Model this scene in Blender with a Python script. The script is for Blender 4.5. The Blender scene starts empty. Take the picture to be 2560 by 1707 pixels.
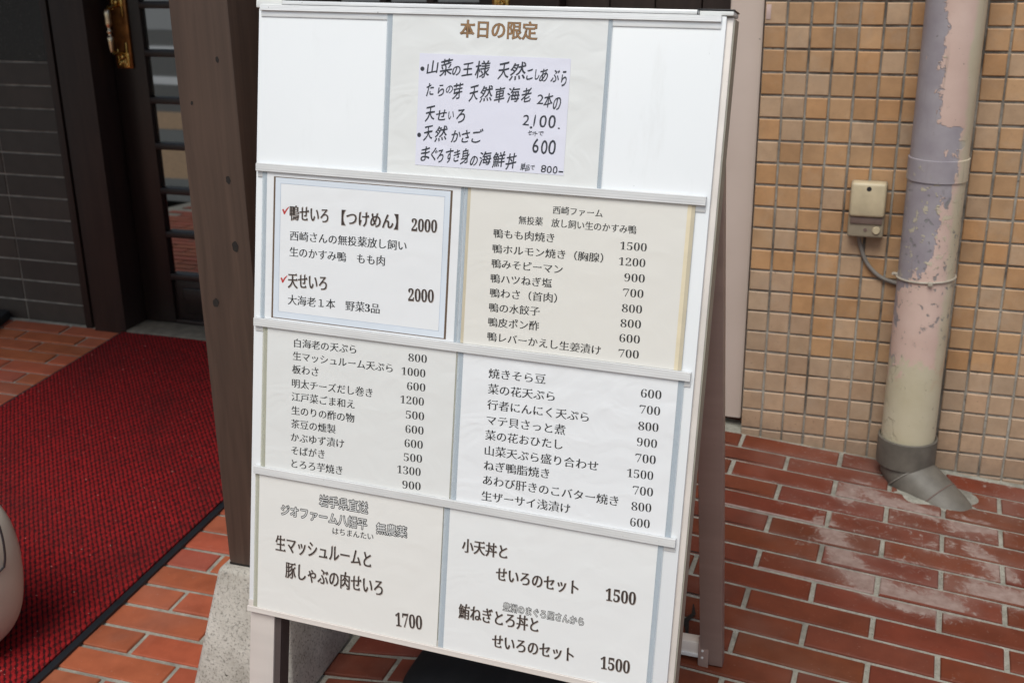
import bpy, bmesh, math, random
from mathutils import Vector, Matrix, Euler, noise as mnoise
random.seed(7)
R = math.radians
scene = bpy.context.scene
C = scene.collection

# ------------------------------------------------------------------ camera
cam_d = bpy.data.cameras.new("camera")
cam_d.sensor_width = 36.0
cam_d.lens = 39.95
cam_d.clip_start = 0.05
cam_d.clip_end = 500
cam_d.dof.use_dof = True
cam_d.dof.focus_distance = 1.62
cam_d.dof.aperture_fstop = 8.0
cam = bpy.data.objects.new("camera", cam_d)
C.objects.link(cam)
cam.location = (0.2581, -2.5929, 1.1855)
cam.rotation_euler = (1.229784, 0.013511, 0.327933)
scene.camera = cam

# ------------------------------------------------------------------ light
SUN_EL, SUN_AZ = 57.0, 184.0     # azimuth from +Y, clockwise
world = bpy.data.worlds.new("World")
scene.world = world
world.use_nodes = True
wn = world.node_tree.nodes
sky = wn.new("ShaderNodeTexSky")
sky.sky_type = 'NISHITA'
sky.sun_disc = False
sky.sun_elevation = R(SUN_EL)
sky.sun_rotation = R(SUN_AZ)
sky.air_density = 1.0
sky.dust_density = 4.0
sky.ozone_density = 1.0
world.node_tree.links.new(sky.outputs[0], wn["Background"].inputs[0])
wn["Background"].inputs[1].default_value = 0.075
sun_d = bpy.data.lights.new("sun", 'SUN')
sun_d.energy = 1.5
sun_d.angle = R(34)
sun_d.color = (1.0, 0.955, 0.90)
sun = bpy.data.objects.new("sun", sun_d)
C.objects.link(sun)
sun.rotation_euler = (R(90 - SUN_EL), 0, R(180 - SUN_AZ))
scene.view_settings.view_transform = 'Standard'
scene.view_settings.look = 'None'
scene.view_settings.gamma = 1.0
scene.view_settings.exposure = 0.45
scene.view_settings.use_white_balance = True
scene.view_settings.white_balance_temperature = 6150
scene.view_settings.white_balance_tint = 4
scene.cycles.max_bounces = 8

# ------------------------------------------------------------------ helpers
def tag(o, label=None, cat=None, group=None, kind=None):
    if label: o["label"] = label
    if cat: o["category"] = cat
    if group: o["group"] = group
    if kind: o["kind"] = kind
    return o

def empty(name, loc=(0, 0, 0)):
    o = bpy.data.objects.new(name, None)
    o.empty_display_size = 0.1
    C.objects.link(o)
    o.location = loc
    return o

def world_loc(o):
    v = Vector((0, 0, 0))
    while o is not None:
        v += o.location
        o = o.parent
    return v

class MB:
    """collects faces in world coordinates; build() links them as one mesh object"""
    def __init__(self):
        self.v, self.f, self.m, self.c, self.s = [], [], [], [], []
    def add(self, verts, faces, mi=0, col=None, smooth=False):
        b = len(self.v)
        self.v += [tuple(p) for p in verts]
        for fc in faces:
            self.f.append([b + i for i in fc])
            self.m.append(mi)
            self.c.append(col)
            self.s.append(smooth)
    def bm(self, bm, mi=0, col=None, smooth=False, xf=None):
        bm.verts.ensure_lookup_table()
        vs = [(xf @ v.co) if xf else v.co.copy() for v in bm.verts]
        for i, v in enumerate(bm.verts): v.index = i
        self.add(vs, [[v.index for v in f.verts] for f in bm.faces], mi, col, smooth)
        bm.free()
    def box(self, x0, x1, y0, y1, z0, z1, bev=0.0, mi=0, col=None, xf=None, seg=2):
        bm = bmesh.new()
        bmesh.ops.create_cube(bm, size=1)
        for v in bm.verts:
            v.co = Vector((x0 + (v.co.x + .5) * (x1 - x0), y0 + (v.co.y + .5) * (y1 - y0), z0 + (v.co.z + .5) * (z1 - z0)))
        if bev > 0:
            bmesh.ops.bevel(bm, geom=bm.edges[:], offset=bev, segments=seg, affect='EDGES', profile=0.5)
        self.bm(bm, mi, col, bev > 0 and seg > 1, xf)
    def hexa(self, p, bev=0.0, mi=0, col=None, seg=2):
        """8 corners: bottom ring 0-3 counter-clockwise, top ring 4-7"""
        bm = bmesh.new()
        vs = [bm.verts.new(q) for q in p]
        for f in ((3, 2, 1, 0), (4, 5, 6, 7), (0, 1, 5, 4), (1, 2, 6, 5), (2, 3, 7, 6), (3, 0, 4, 7)):
            bm.faces.new([vs[i] for i in f])
        if bev > 0:
            bmesh.ops.bevel(bm, geom=bm.edges[:], offset=bev, segments=seg, affect='EDGES', profile=0.5)
        self.bm(bm, mi, col, bev > 0)
    def tube(self, pts, rad, n=12, mi=0, caps=True, col=None):
        pts = [Vector(p) for p in pts]
        rads = rad if isinstance(rad, (list, tuple)) else [rad] * len(pts)
        rings = []
        t0 = (pts[1] - pts[0]).normalized()
        up = Vector((0, 0, 1)) if abs(t0.z) < .9 else Vector((1, 0, 0))
        a = t0.cross(up).normalized()
        for i, p in enumerate(pts):
            if i == 0: t = t0
            elif i == len(pts) - 1: t = (pts[i] - pts[i - 1]).normalized()
            else: t = ((pts[i] - pts[i - 1]).normalized() + (pts[i + 1] - pts[i]).normalized()).normalized()
            a = (a - t * a.dot(t)).normalized()
            b = t.cross(a)
            rings.append([p + rads[i] * (math.cos(2 * math.pi * k / n) * a + math.sin(2 * math.pi * k / n) * b) for k in range(n)])
        vs = [q for r_ in rings for q in r_]
        fs = []
        for i in range(len(pts) - 1):
            for k in range(n):
                fs.append([i * n + k, i * n + (k + 1) % n, (i + 1) * n + (k + 1) % n, (i + 1) * n + k])
        self.add(vs, fs, mi, col, True)
        if caps:
            self.add(rings[0], [list(range(n))[::-1]], mi, col)
            self.add(rings[-1], [list(range(n))], mi, col)
    def lathe(self, prof, origin, axis=(0, 0, 1), n=32, mi=0):
        """prof: list of (radius, distance along axis)"""
        ax = Vector(axis).normalized()
        up = Vector((0, 1, 0)) if abs(ax.y) < .9 else Vector((1, 0, 0))
        a = ax.cross(up).normalized(); b = ax.cross(a)
        o = Vector(origin)
        vs = []
        for r_, h in prof:
            for k in range(n):
                t = 2 * math.pi * k / n
                vs.append(o + ax * h + (a * math.cos(t) + b * math.sin(t)) * r_)
        fs = []
        for i in range(len(prof) - 1):
            for k in range(n):
                fs.append([i * n + k, (i + 1) * n + k, (i + 1) * n + (k + 1) % n, i * n + (k + 1) % n][::-1])
        self.add(vs, fs, mi, None, True)
    def build(self, name, mats, parent=None, label=None, autosmooth=True):
        me = bpy.data.meshes.new(name)
        off = world_loc(parent) if parent else Vector((0, 0, 0))
        me.from_pydata([Vector(p) - off for p in self.v], [], self.f)
        if not isinstance(mats, (list, tuple)): mats = [mats]
        for m in mats: me.materials.append(m)
        me.polygons.foreach_set("material_index", self.m)
        me.polygons.foreach_set("use_smooth", self.s)
        if any(c is not None for c in self.c):
            at = me.color_attributes.new("Col", 'FLOAT_COLOR', 'CORNER')
            data = []
            for fc, c in zip(self.f, self.c):
                for k in range(len(fc)):
                    cc = c[k] if (c and isinstance(c[0], (list, tuple))) else (c or (1, 1, 1, 1))
                    data += [cc[0], cc[1], cc[2], cc[3] if len(cc) > 3 else 1.0]
            at.data.foreach_set("color", data)
        me.update()
        o = bpy.data.objects.new(name, me)
        C.objects.link(o)
        if parent: o.parent = parent
        if label: o["label"] = label
        if any(self.s):
            mod = o.modifiers.new("edge_smooth", 'EDGE_SPLIT')
            mod.split_angle = R(40)
        return o

# ------------------------------------------------------------------ materials
class NG:
    def __init__(self, name):
        self.mat = bpy.data.materials.new(name)
        self.mat.use_nodes = True
        self.t = self.mat.node_tree
        self.b = self.t.nodes["Principled BSDF"]
        self.obj = self.node("ShaderNodeTexCoord").outputs["Object"]
        self.geo = self.node("ShaderNodeNewGeometry")
    def node(self, typ, **kw):
        n = self.t.nodes.new(typ)
        for k, v in kw.items(): setattr(n, k, v)
        return n
    def link(self, a, b): self.t.links.new(a, b)
    def _in(self, sock, v):
        if v is None: return
        if hasattr(v, "is_output") or isinstance(v, bpy.types.NodeSocket): self.link(v, sock)
        else:
            if sock.type == 'RGBA' and len(v) == 3: v = (*v, 1)
            sock.default_value = v
    def math(self, op, a, b=None, c=None, clamp=False):
        n = self.node("ShaderNodeMath", operation=op, use_clamp=clamp)
        self._in(n.inputs[0], a); self._in(n.inputs[1], b); self._in(n.inputs[2], c)
        return n.outputs[0]
    def noise(self, scale, detail=3, rough=.55, vec=None, dist=0.0, col=False):
        n = self.node("ShaderNodeTexNoise")
        n.inputs["Scale"].default_value = scale; n.inputs["Detail"].default_value = detail
        n.inputs["Roughness"].default_value = rough; n.inputs["Distortion"].default_value = dist
        self.link(vec if vec is not None else self.obj, n.inputs["Vector"])
        return n.outputs[1 if col else 0]
    def mapping(self, scale=(1, 1, 1), loc=(0, 0, 0), rot=(0, 0, 0), vec=None):
        n = self.node("ShaderNodeMapping")
        n.inputs["Scale"].default_value = scale; n.inputs["Location"].default_value = loc; n.inputs["Rotation"].default_value = rot
        self.link(vec if vec is not None else self.obj, n.inputs["Vector"])
        return n.outputs[0]
    def sep(self, vec=None):
        n = self.node("ShaderNodeSeparateXYZ"); self.link(vec if vec is not None else self.obj, n.inputs[0])
        return n.outputs
    def ramp(self, fac, stops, interp='LINEAR'):
        n = self.node("ShaderNodeValToRGB"); n.color_ramp.interpolation = interp
        el = n.color_ramp.elements
        while len(el) < len(stops): el.new(.5)
        for e, (p, c) in zip(el, stops):
            e.position = p; e.color = (*c, 1) if not isinstance(c, float) else (c, c, c, 1)
        self.link(fac, n.inputs[0])
        return n.outputs[0]
    def mix(self, fac, a, b, mode='MIX'):
        n = self.node("ShaderNodeMix", data_type='RGBA', blend_type=mode)
        self._in(n.inputs[0], fac); self._in(n.inputs[6], a); self._in(n.inputs[7], b)
        return n.outputs[2]
    def smooth(self, x, lo, hi):
        n = self.node("ShaderNodeMapRange", interpolation_type='SMOOTHSTEP')
        self._in(n.inputs[0], x); n.inputs[1].default_value = lo; n.inputs[2].default_value = hi
        return n.outputs[0]
    def attr(self):
        n = self.node("ShaderNodeVertexColor", layer_name="Col")
        return n.outputs[0], n.outputs[1]
    def bump(self, h, strength=.3, dist=.002):
        n = self.node("ShaderNodeBump"); n.inputs["Strength"].default_value = strength; n.inputs["Distance"].default_value = dist
        self.link(h, n.inputs["Height"]); self.link(n.outputs[0], self.b.inputs["Normal"])
    def set(self, base=None, rough=None, metal=None, spec=None, coat=None, coat_rough=None, ior=None):
        self._in(self.b.inputs["Base Color"], base); self._in(self.b.inputs["Roughness"], rough)
        self._in(self.b.inputs["Metallic"], metal); self._in(self.b.inputs["Specular IOR Level"], spec)
        self._in(self.b.inputs["Coat Weight"], coat); self._in(self.b.inputs["Coat Roughness"], coat_rough); self._in(self.b.inputs["IOR"], ior)
        return self.mat

def simple(name, base, rough=.5, metal=0.0, var=.12, scale=40, bump=0.0, bdist=.001, spec=None, coat=None):
    g = NG(name)
    nz = g.noise(scale, 4)
    lo = tuple(c * (1 - var) for c in base); hi = tuple(min(1, c * (1 + var)) for c in base)
    g.set(g.ramp(nz, [(.3, lo), (.7, hi)]), rough, metal, spec, coat)
    if bump: g.bump(g.noise(scale * 4, 3), bump, bdist)
    return g.mat

M = {}
# white enamel of the board
g = NG("white_enamel")
nz = g.noise(3.0, 5, .6)
sm = g.noise(9, 6, .7, g.mapping((3, 1, .6)))
base = g.ramp(nz, [(.3, (.80, .81, .82)), (.7, (.84, .845, .85))])
base = g.mix(g.math('MULTIPLY', g.smooth(sm, .56, .76), .17), base, (.55, .54, .51))
sp = g.smooth(g.noise(160, 2), .775, .80)
base = g.mix(g.math('MULTIPLY', sp, .5), base, (.3, .3, .3))
M["white"] = g.set(base, .28)
# aluminium
def alum(name, base, rough=.32, streak=60):
    g = NG(name)
    st = g.noise(streak, 3, .6, g.mapping((.15, 1, 1)))
    c = g.mix(g.ramp(st, [(.35, 0.0), (.65, 1.0)]), tuple(b * .88 for b in base), base)
    sp = g.smooth(g.noise(140, 3), .72, .76)
    c = g.mix(g.math('MULTIPLY', sp, .55), c, (.18, .17, .16))
    return g.set(c, rough, .12)
M["rail"] = alum("rail_aluminium", (.74, .73, .72), .35)
M["frame"] = alum("frame_aluminium", (.76, .69, .635), .4, 14)
M["top_bar"] = alum("bright_aluminium", (.86, .86, .86), .3)
M["rear"] = alum("brick_reflect_aluminium", (.34, .245, .215), .38, 25)  # brown reflection of the brick is put into the metal colour
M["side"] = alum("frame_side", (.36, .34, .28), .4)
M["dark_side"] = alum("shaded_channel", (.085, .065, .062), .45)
M["cap"] = simple("grey_plastic", (.72, .72, .70), .4, var=.04)
M["black_plastic"] = simple("black_plastic", (.02, .02, .022), .45)
def paper(name, base, edge=None, wav=.5):
    g = NG(name)
    nz = g.noise(5, 4, .6)
    c = g.ramp(nz, [(.3, tuple(b * .965 for b in base)), (.7, base)])
    sp = g.smooth(g.noise(230, 2), .80, .82)
    c = g.mix(g.math('MULTIPLY', sp, .35), c, (.35, .34, .33))
    g.bump(g.noise(14, 2, .45, g.mapping((1, 1, 1.4)), 1.2), .22 * wav, .010)
    return g.set(c, .42, coat=.5, coat_rough=.16)
M["paper_a"] = paper("plain_paper", (.79, .79, .775), wav=1.0)
M["paper_note"] = paper("lavender_note_paper", (.77, .76, .86))
M["paper_b"] = paper("white_paper", (.82, .82, .83))
M["paper_c"] = paper("cream_paper", (.775, .745, .69))
M["paper_d"] = paper("grey_white_paper", (.755, .748, .727), wav=.7)
M["paper_e"] = paper("cool_white_paper", (.82, .82, .83), wav=1.0)
M["paper_f"] = paper("warm_white_paper", (.78, .757, .72))
M["paper_g"] = paper("pale_paper", (.80, .795, .785))
M["blue_border"] = simple("pale_blue_border", (.69, .735, .80), .45, var=.05, scale=12, coat=.4)
M["blue_line"] = simple("blue_grey_line", (.50, .55, .64), .45)
M["brown_border"] = simple("dark_brown_border", (.13, .085, .055), .5)
M["aged_paper"] = simple("aged_paper_edge", (.56, .49, .36), .5, var=.06)
M["ink"] = simple("black_ink", (.012, .012, .013), .5)
M["ink_soft"] = simple("printed_dark_grey", (.022, .021, .021), .5)
M["ink_brown"] = simple("brown_black_ink", (.04, .027, .022), .5)
M["ink_halo"] = simple("brown_grey_halo", (.40, .345, .31), .5)
M["ink_tan"] = simple("tan_ink", (.30, .17, .075), .5)
M["ink_tan_dark"] = simple("tan_outline", (.15, .085, .04), .5)
M["ink_white"] = simple("paper_white_fill", (.74, .73, .71), .5, var=.03)
M["marker"] = simple("felt_marker", (.035, .037, .047), .45)
M["red_ink"] = simple("red_ink", (.50, .045, .04), .5)
def film(name, base, alpha):
    g = NG(name)
    g.set(base, .18, coat=.3)
    tr = g.node("ShaderNodeBsdfTransparent"); mx = g.node("ShaderNodeMixShader")
    mx.inputs[0].default_value = alpha
    g.link(tr.outputs[0], mx.inputs[1]); g.link(g.b.outputs[0], mx.inputs[2])
    g.link(mx.outputs[0], g.t.nodes["Material Output"].inputs[0])
    return g.mat
M["film_cool"] = film("clear_blue_film", (.60, .66, .715), .45)
M["film_warm"] = film("aged_clear_film", (.58, .57, .46), .45)
# paving bricks
g = NG("terracotta_paver")
col, stain = g.attr()
n1 = g.noise(18, 5, .62); n2 = g.noise(5, 3); n3 = g.noise(240, 2)
c = g.mix(g.ramp(n1, [(.3, 0.0), (.72, 1.0)]), g.mix(1.0, col, (.70, .68, .68), 'MULTIPLY'), col)
dust = g.smooth(n2, .48, .75)
c = g.mix(g.math('MULTIPLY', dust, .07), c, (.36, .29, .25))
speck = g.smooth(n3, .70, .74)
c = g.mix(g.math('MULTIPLY', speck, .18), c, (.55, .45, .38))
edge = g.noise(42, 7, .74, None, 1.2)
sf = g.smooth(g.math('ADD', g.math('MULTIPLY', stain, 1.15), g.math('MULTIPLY', g.math('SUBTRACT', edge, .5), 2.3)), .32, .76)
c = g.mix(g.math('MULTIPLY', sf, .92), c, g.ramp(g.noise(60, 4), [(.3, (.24, .20, .17)), (.7, (.50, .44, .40))]))
haze = g.smooth(g.math('ADD', stain, g.math('MULTIPLY', g.math('SUBTRACT', n2, .5), .7)), .02, .6)
c = g.mix(g.math('MULTIPLY', haze, .58), c, (.24, .135, .112))
g.bump(g.math('ADD', n1, g.math('MULTIPLY', g.noise(300, 2), .25)), .12, .002)
M["paver"] = g.set(c, g.math('ADD', g.math('MULTIPLY', n1, .25), .56), spec=.28)
g = NG("paving_mortar")
n1 = g.noise(40, 6, .7); n2 = g.noise(260, 3, .7); n3 = g.noise(6, 4, .6)
c = g.ramp(n1, [(.25, (.20, .19, .155)), (.5, (.34, .322, .27)), (.75, (.46, .44, .38))])
c = g.mix(g.smooth(n2, .55, .72), c, (.12, .115, .10))
c = g.mix(g.math('MULTIPLY', g.smooth(n3, .48, .66), .55), c, (.14, .125, .105))
g.bump(g.math('ADD', n1, n2), .8, .003)
M["mortar"] = g.set(c, .9)
# wall tiles
g = NG("tan_wall_tile")
col, sp = g.attr()
n1 = g.noise(28, 4, .6); n2 = g.noise(170, 4, .7); n3 = g.noise(75, 3, .6)
c = g.mix(g.ramp(n1, [(.3, 0.0), (.7, 1.0)]), g.mix(1.0, col, (.80, .79, .78), 'MULTIPLY'), col)
pit = g.math('MULTIPLY', g.smooth(n3, .66, .72), g.math('MULTIPLY', sp, .75))
c = g.mix(pit, c, (.12, .075, .05))
c = g.mix(g.math('MULTIPLY', g.smooth(n2, .56, .7), .22), c, (.20, .11, .055))
st = g.smooth(g.noise(7, 5, .65), .60, .78)
c = g.mix(g.math('MULTIPLY', st, .30), c, (.15, .105, .075))
dst = g.smooth(g.noise(13, 5, .7), .48, .70)
c = g.mix(g.math('MULTIPLY', dst, .20), c, (.46, .38, .30))
zz = g.math('ADD', g.sep()[2], g.math('MULTIPLY', g.math('SUBTRACT', n3, .5), .10))
c = g.mix(g.math('MULTIPLY', g.smooth(zz, .10, .0), .45), c, (.17, .12, .09))
g.bump(n2, .25, .0015)
M["tile"] = g.set(c, .55)
g = NG("tile_grout")
n1 = g.noise(9, 5, .65); n2 = g.noise(120, 4, .7)
c = g.ramp(n1, [(.35, (.085, .07, .056)), (.50, (.235, .21, .178)), (.68, (.37, .345, .30))])
c = g.mix(g.smooth(n2, .58, .7), c, (.10, .085, .07))
g.bump(n2, .5, .002)
M["grout"] = g.set(c, .9)
g = NG("dark_wall_tile")
col, sp = g.attr()
n1 = g.noise(14, 4, .6)
c = g.mix(g.ramp(n1, [(.3, 0.0), (.7, 1.0)]), g.mix(1.0, col, (.7, .7, .7), 'MULTIPLY'), col)
g.bump(g.noise(90, 3), .15, .001)
M["dark_tile"] = g.set(c, .5)
M["pale_grout"] = simple("pale_grout", (.24, .22, .19), .9, var=.35, scale=25, bump=.4)
g = NG("black_granite")
n1 = g.noise(170, 3, .7); n2 = g.noise(420, 2)
c = g.mix(g.smooth(n1, .60, .70), (.012, .011, .011), (.075, .07, .068))
c = g.mix(g.smooth(n2, .72, .76), c, (.25, .22, .2))
M["granite"] = g.set(c, .22)
# timber
def timber(name, dark, light, rough=.5, gs=1.0, bump=.25, axis='z'):
    g = NG(name)
    sc = {'z': (26 * gs, 26 * gs, 1.3 * gs), 'x': (1.3 * gs, 26 * gs, 26 * gs)}[axis]
    w = g.noise(1.2, 2, .5, None, 0.0, True)
    vec = g.node("ShaderNodeVectorMath", operation='ADD')
    g.link(g.mapping(sc), vec.inputs[0])
    mm = g.node("ShaderNodeVectorMath", operation='SCALE'); g.link(w, mm.inputs[0]); mm.inputs["Scale"].default_value = 1.6
    g.link(mm.outputs[0], vec.inputs[1])
    n1 = g.noise(2.2, 5, .6, vec.outputs[0], .4)
    n2 = g.noise(3, 4)
    c = g.ramp(n1, [(.3, dark), (.7, light)])
    c = g.mix(g.math('MULTIPLY', g.smooth(n2, .45, .75), .25), c, tuple(min(1, v * 1.3) for v in light))
    g.bump(n1, bump, .0012)
    return g.set(c, rough)
M["post"] = timber("brown_painted_timber", (.056, .034, .0245), (.092, .056, .040), .6, 1.2, .5)
M["door_wood"] = timber("dark_door_timber", (.010, .006, .005), (.019, .0115, .0095), .38, .8, .15)
M["jamb_wood"] = timber("dark_jamb_timber", (.014, .0075, .006), (.030, .0165, .0125), .5, .8, .2)
M["rail_wood"] = timber("dark_rail_timber", (.018, .012, .011), (.032, .021, .018), .36, .8, .15, 'x')
M["panel_wood"] = timber("dark_panelling", (.026, .017, .014), (.043, .029, .024), .5, .6, .15)
M["knot"] = simple("dark_knot", (.012, .008, .006), .8, var=.6, scale=150)
M["glass"] = NG("dark_window_glass").set((.006, .006, .0055), .02, spec=.5, ior=3.3)
M["brass"] = simple("polished_brass", (.62, .40, .13), .26, 1.0, var=.25, scale=60)
M["brass_pale"] = simple("worn_pale_brass", (.74, .60, .42), .3, 1.0, var=.2, scale=60)
M["brass_plate"] = simple("brown_lacquered_brass", (.22, .085, .02), .35, .7, var=.4, scale=40)
M["threshold"] = simple("stone_threshold", (.16, .14, .11), .7, var=.3, scale=30, bump=.3)
# concrete footing
g = NG("weathered_concrete")
n1 = g.noise(11, 6, .7); n2 = g.noise(210, 4, .75); n3 = g.noise(60, 3, .6)
c = g.ramp(n1, [(.28, (.34, .305, .26)), (.5, (.50, .46, .405)), (.72, (.63, .59, .53))])
c = g.mix(g.math('MULTIPLY', g.smooth(n2, .50, .64), .70), c, (.13, .12, .10))
c = g.mix(g.math('MULTIPLY', g.smooth(g.noise(4, 4, .65), .52, .7), .35), c, (.20, .18, .145))
c = g.mix(g.smooth(n3, .69, .725), c, (.05, .045, .035))
g.bump(g.math('ADD', n2, n1), .55, .002)
M["concrete"] = g.set(c, .85)
# red mat
g = NG("red_loop_matting")
sx = g.sep(); px, py = sx[0], sx[1]
wob = g.math('ADD', g.math('MULTIPLY', g.math('SUBTRACT', g.noise(30, 2), .5), .004), g.math('MULTIPLY', g.math('SUBTRACT', g.noise(150, 2), .5), .004))
u = g.math('ADD', g.math('ADD', g.math('MULTIPLY', px, .755), g.math('MULTIPLY', py, .656)), wob)
v = g.math('SUBTRACT', g.math('MULTIPLY', py, .755), g.math('MULTIPLY', px, .656))
rib = g.math('ABSOLUTE', g.math('SINE', g.math('MULTIPLY', u, math.pi / .0100)))
stepx = g.math('FLOOR', g.math('DIVIDE', u, .0100))
vv = g.math('ADD', g.math('MULTIPLY', g.math('SUBTRACT', v, g.math('MULTIPLY', u, .8)), 2 * math.pi / .0215), g.math('MULTIPLY', stepx, .9))
loop = g.math('ADD', g.math('MULTIPLY', g.math('SINE', vv), .5), .5)
fuzz = g.noise(330, 3, .75); fuzz2 = g.noise(26, 4, .7); blot = g.noise(75, 3, .7)
h = g.math('ADD', g.math('MULTIPLY', g.math('POWER', rib, .7), .80), g.math('ADD', g.math('MULTIPLY', loop, .34), g.math('MULTIPLY', g.math('SUBTRACT', fuzz, .5), 1.1)))
h = g.math('ADD', h, g.math('MULTIPLY', g.math('SUBTRACT', blot, .5), .9))
redc = g.ramp(g.noise(90, 3, .7), [(.3, (.17, .008, .010)), (.7, (.39, .018, .020))])
dk = g.ramp(fuzz, [(.35, (.016, .005, .006)), (.65, (.065, .014, .015))])
c = g.mix(g.smooth(h, .46, .92), dk, redc)
c = g.mix(g.math('MULTIPLY', g.smooth(fuzz2, .45, .75), .2), c, (.11, .03, .028))
wear = g.smooth(g.noise(3.2, 4, .6), .42, .66)
c = g.mix(g.math('MULTIPLY', wear, .38), c, (.055, .012, .012))
lint = g.smooth(g.noise(150, 1), .785, .80)
c = g.mix(g.math('MULTIPLY', lint, .8), c, (.66, .56, .46))
g.bump(h, .6, .004)
M["mat_red"] = g.set(c, .95, spec=.1)
M["mat_edge"] = simple("black_rubber_edge", (.012, .014, .018), .5, bump=.3)
M["slab"] = simple("dark_rubber_slab", (.014, .016, .019), .55, bump=.2)
g = NG("beige_leather")
n1 = g.noise(9, 4); n2 = g.noise(330, 2)
c = g.ramp(n1, [(.3, (.52, .46, .38)), (.7, (.58, .52, .435))])
g.bump(n2, .25, .001)
M["leather"] = g.set(c, .5)
M["piping"] = simple("dark_piping", (.035, .028, .03), .5)
M["black_cloth"] = simple("black_fabric", (.007, .007, .0075), .8, var=.4, scale=20, bump=.2)
# downpipe paint
g = NG("peeling_pipe_paint")
s = g.sep(); X, Yy, Z = s[0], s[1], s[2]
n1 = g.noise(16, 6, .62, g.mapping((1, 1, .55)), .5); n2 = g.noise(48, 5, .65, None, .3); n3 = g.noise(9, 4, .6)
lil = g.ramp(g.noise(22, 3), [(.3, (.30, .265, .29)), (.7, (.37, .335, .355))])
pink = g.ramp(g.noise(12, 4), [(.3, (.57, .40, .335)), (.7, (.66, .49, .42))])
cream = g.ramp(g.noise(12, 4), [(.3, (.50, .44, .30)), (.7, (.58, .52, .385))])
wav = g.math('MULTIPLY', g.math('SUBTRACT', n1, .5), .16)
wav2 = g.math('MULTIPLY', g.math('SUBTRACT', n2, .5), .06)
xw = g.math('ADD', X, g.math('ADD', wav, wav2))
bias = g.ramp(g.math('MULTIPLY', g.math('ADD', Z, 0.0), .8), [(.0, .97), (.36, .88), (.40, .62), (.43, .36), (.54, .30), (.59, .18), (.648, .20), (.658, .60), (.80, .62), (1.0, .62)])
pm = g.smooth(g.math('ADD', g.math('MULTIPLY', xw, 9.0), bias), .44, .47)
c = g.mix(pm, lil, pink)
cm = g.smooth(g.math('ADD', g.math('MULTIPLY', X, 11.0), g.math('MULTIPLY', g.math('SUBTRACT', n3, .5), .5)), .36, .48)
c = g.mix(g.math('MULTIPLY', cm, .85), c, cream)
lo = g.smooth(g.math('ADD', Z, g.math('ADD', g.math('MULTIPLY', g.math('SUBTRACT', n1, .5), .22), g.math('MULTIPLY', g.math('SUBTRACT', n2, .5), .16))), .305, .275)
c = g.mix(lo, c, cream)
pat = g.math('ADD', g.smooth(n2, .68, .71), g.math('MULTIPLY', g.smooth(n2, .59, .61), g.math('MULTIPLY', g.smooth(Z, .46, .52), g.smooth(Z, .74, .69))), clamp=True)
c = g.mix(g.math('MULTIPLY', pat, .8), c, cream)
gp = g.math('MULTIPLY', g.smooth(n2, .40, .375), g.math('MULTIPLY', g.smooth(Z, .70, .66), g.smooth(Z, .30, .42)))
c = g.mix(g.math('MULTIPLY', gp, .85), c, (.235, .225, .22))
och = g.math('MULTIPLY', g.smooth(g.math('ABSOLUTE', g.math('SUBTRACT', Z, .275)), .05, .0), g.smooth(n1, .5, .62))
c = g.mix(g.math('MULTIPLY', och, .6), c, (.50, .29, .17))
sp = g.smooth(g.noise(85, 3, .7), .67, .72)
c = g.mix(g.math('MULTIPLY', sp, .7), c, (.11, .095, .085))
hgt = g.math('ADD', g.math('SUBTRACT', pm, g.math('MULTIPLY', gp, .8)), g.math('MULTIPLY', pat, .7))
run = g.smooth(g.noise(5, 4, .7, g.mapping((14, 14, .8))), .60, .74)
c = g.mix(g.math('MULTIPLY', run, .28), c, (.20, .15, .11))
g.bump(hgt, .8, .0016)
M["pipe"] = g.set(c, .5)
M["pvc"] = simple("grey_pvc", (.13, .115, .095), .55, var=.25, scale=25, bump=.2)
M["pvc_seam"] = simple("pale_pvc_seam", (.24, .22, .19), .55)
M["wire"] = simple("painted_wire", (.42, .37, .30), .5)
M["box_cream"] = simple("yellowed_cream_plastic", (.53, .44, .29), .45, var=.12, scale=30)
M["box_base"] = simple("grey_beige_plastic", (.30, .25, .18), .5, var=.12, scale=30)
M["box_pink"] = simple("brown_pink_plastic", (.17, .115, .095), .5)
M["cable"] = simple("grey_cable", (.21, .19, .17), .5)
g = NG("pink_beige_paint")
n1 = g.noise(4, 5, .6); n2 = g.noise(60, 3)
c = g.ramp(n1, [(.3, (.64, .525, .455)), (.7, (.70, .58, .51))])
c = g.mix(g.math('MULTIPLY', g.smooth(n2, .74, .78), .6), c, (.12, .08, .06))
M["pillar"] = g.set(c, .45)
M["shade_roof"] = simple("shade_roof_paint", (.35, .32, .29), .8)
M["upper"] = simple("rendered_wall", (.30, .27, .24), .8)
M["asphalt"] = simple("grey_asphalt", (.10, .096, .084), .9, var=.25, scale=60, bump=.4)
M["walk_tan"] = simple("tan_block_paving", (.40, .255, .135), .85, var=.25, scale=30)
M["walk_grey"] = simple("grey_block_paving", (.14, .145, .135), .85, var=.2, scale=30)
M["road_white"] = simple("white_road_paint", (.62, .62, .60), .7, var=.12)
M["far_walk"] = simple("pale_concrete", (.30, .30, .285), .85)

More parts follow.
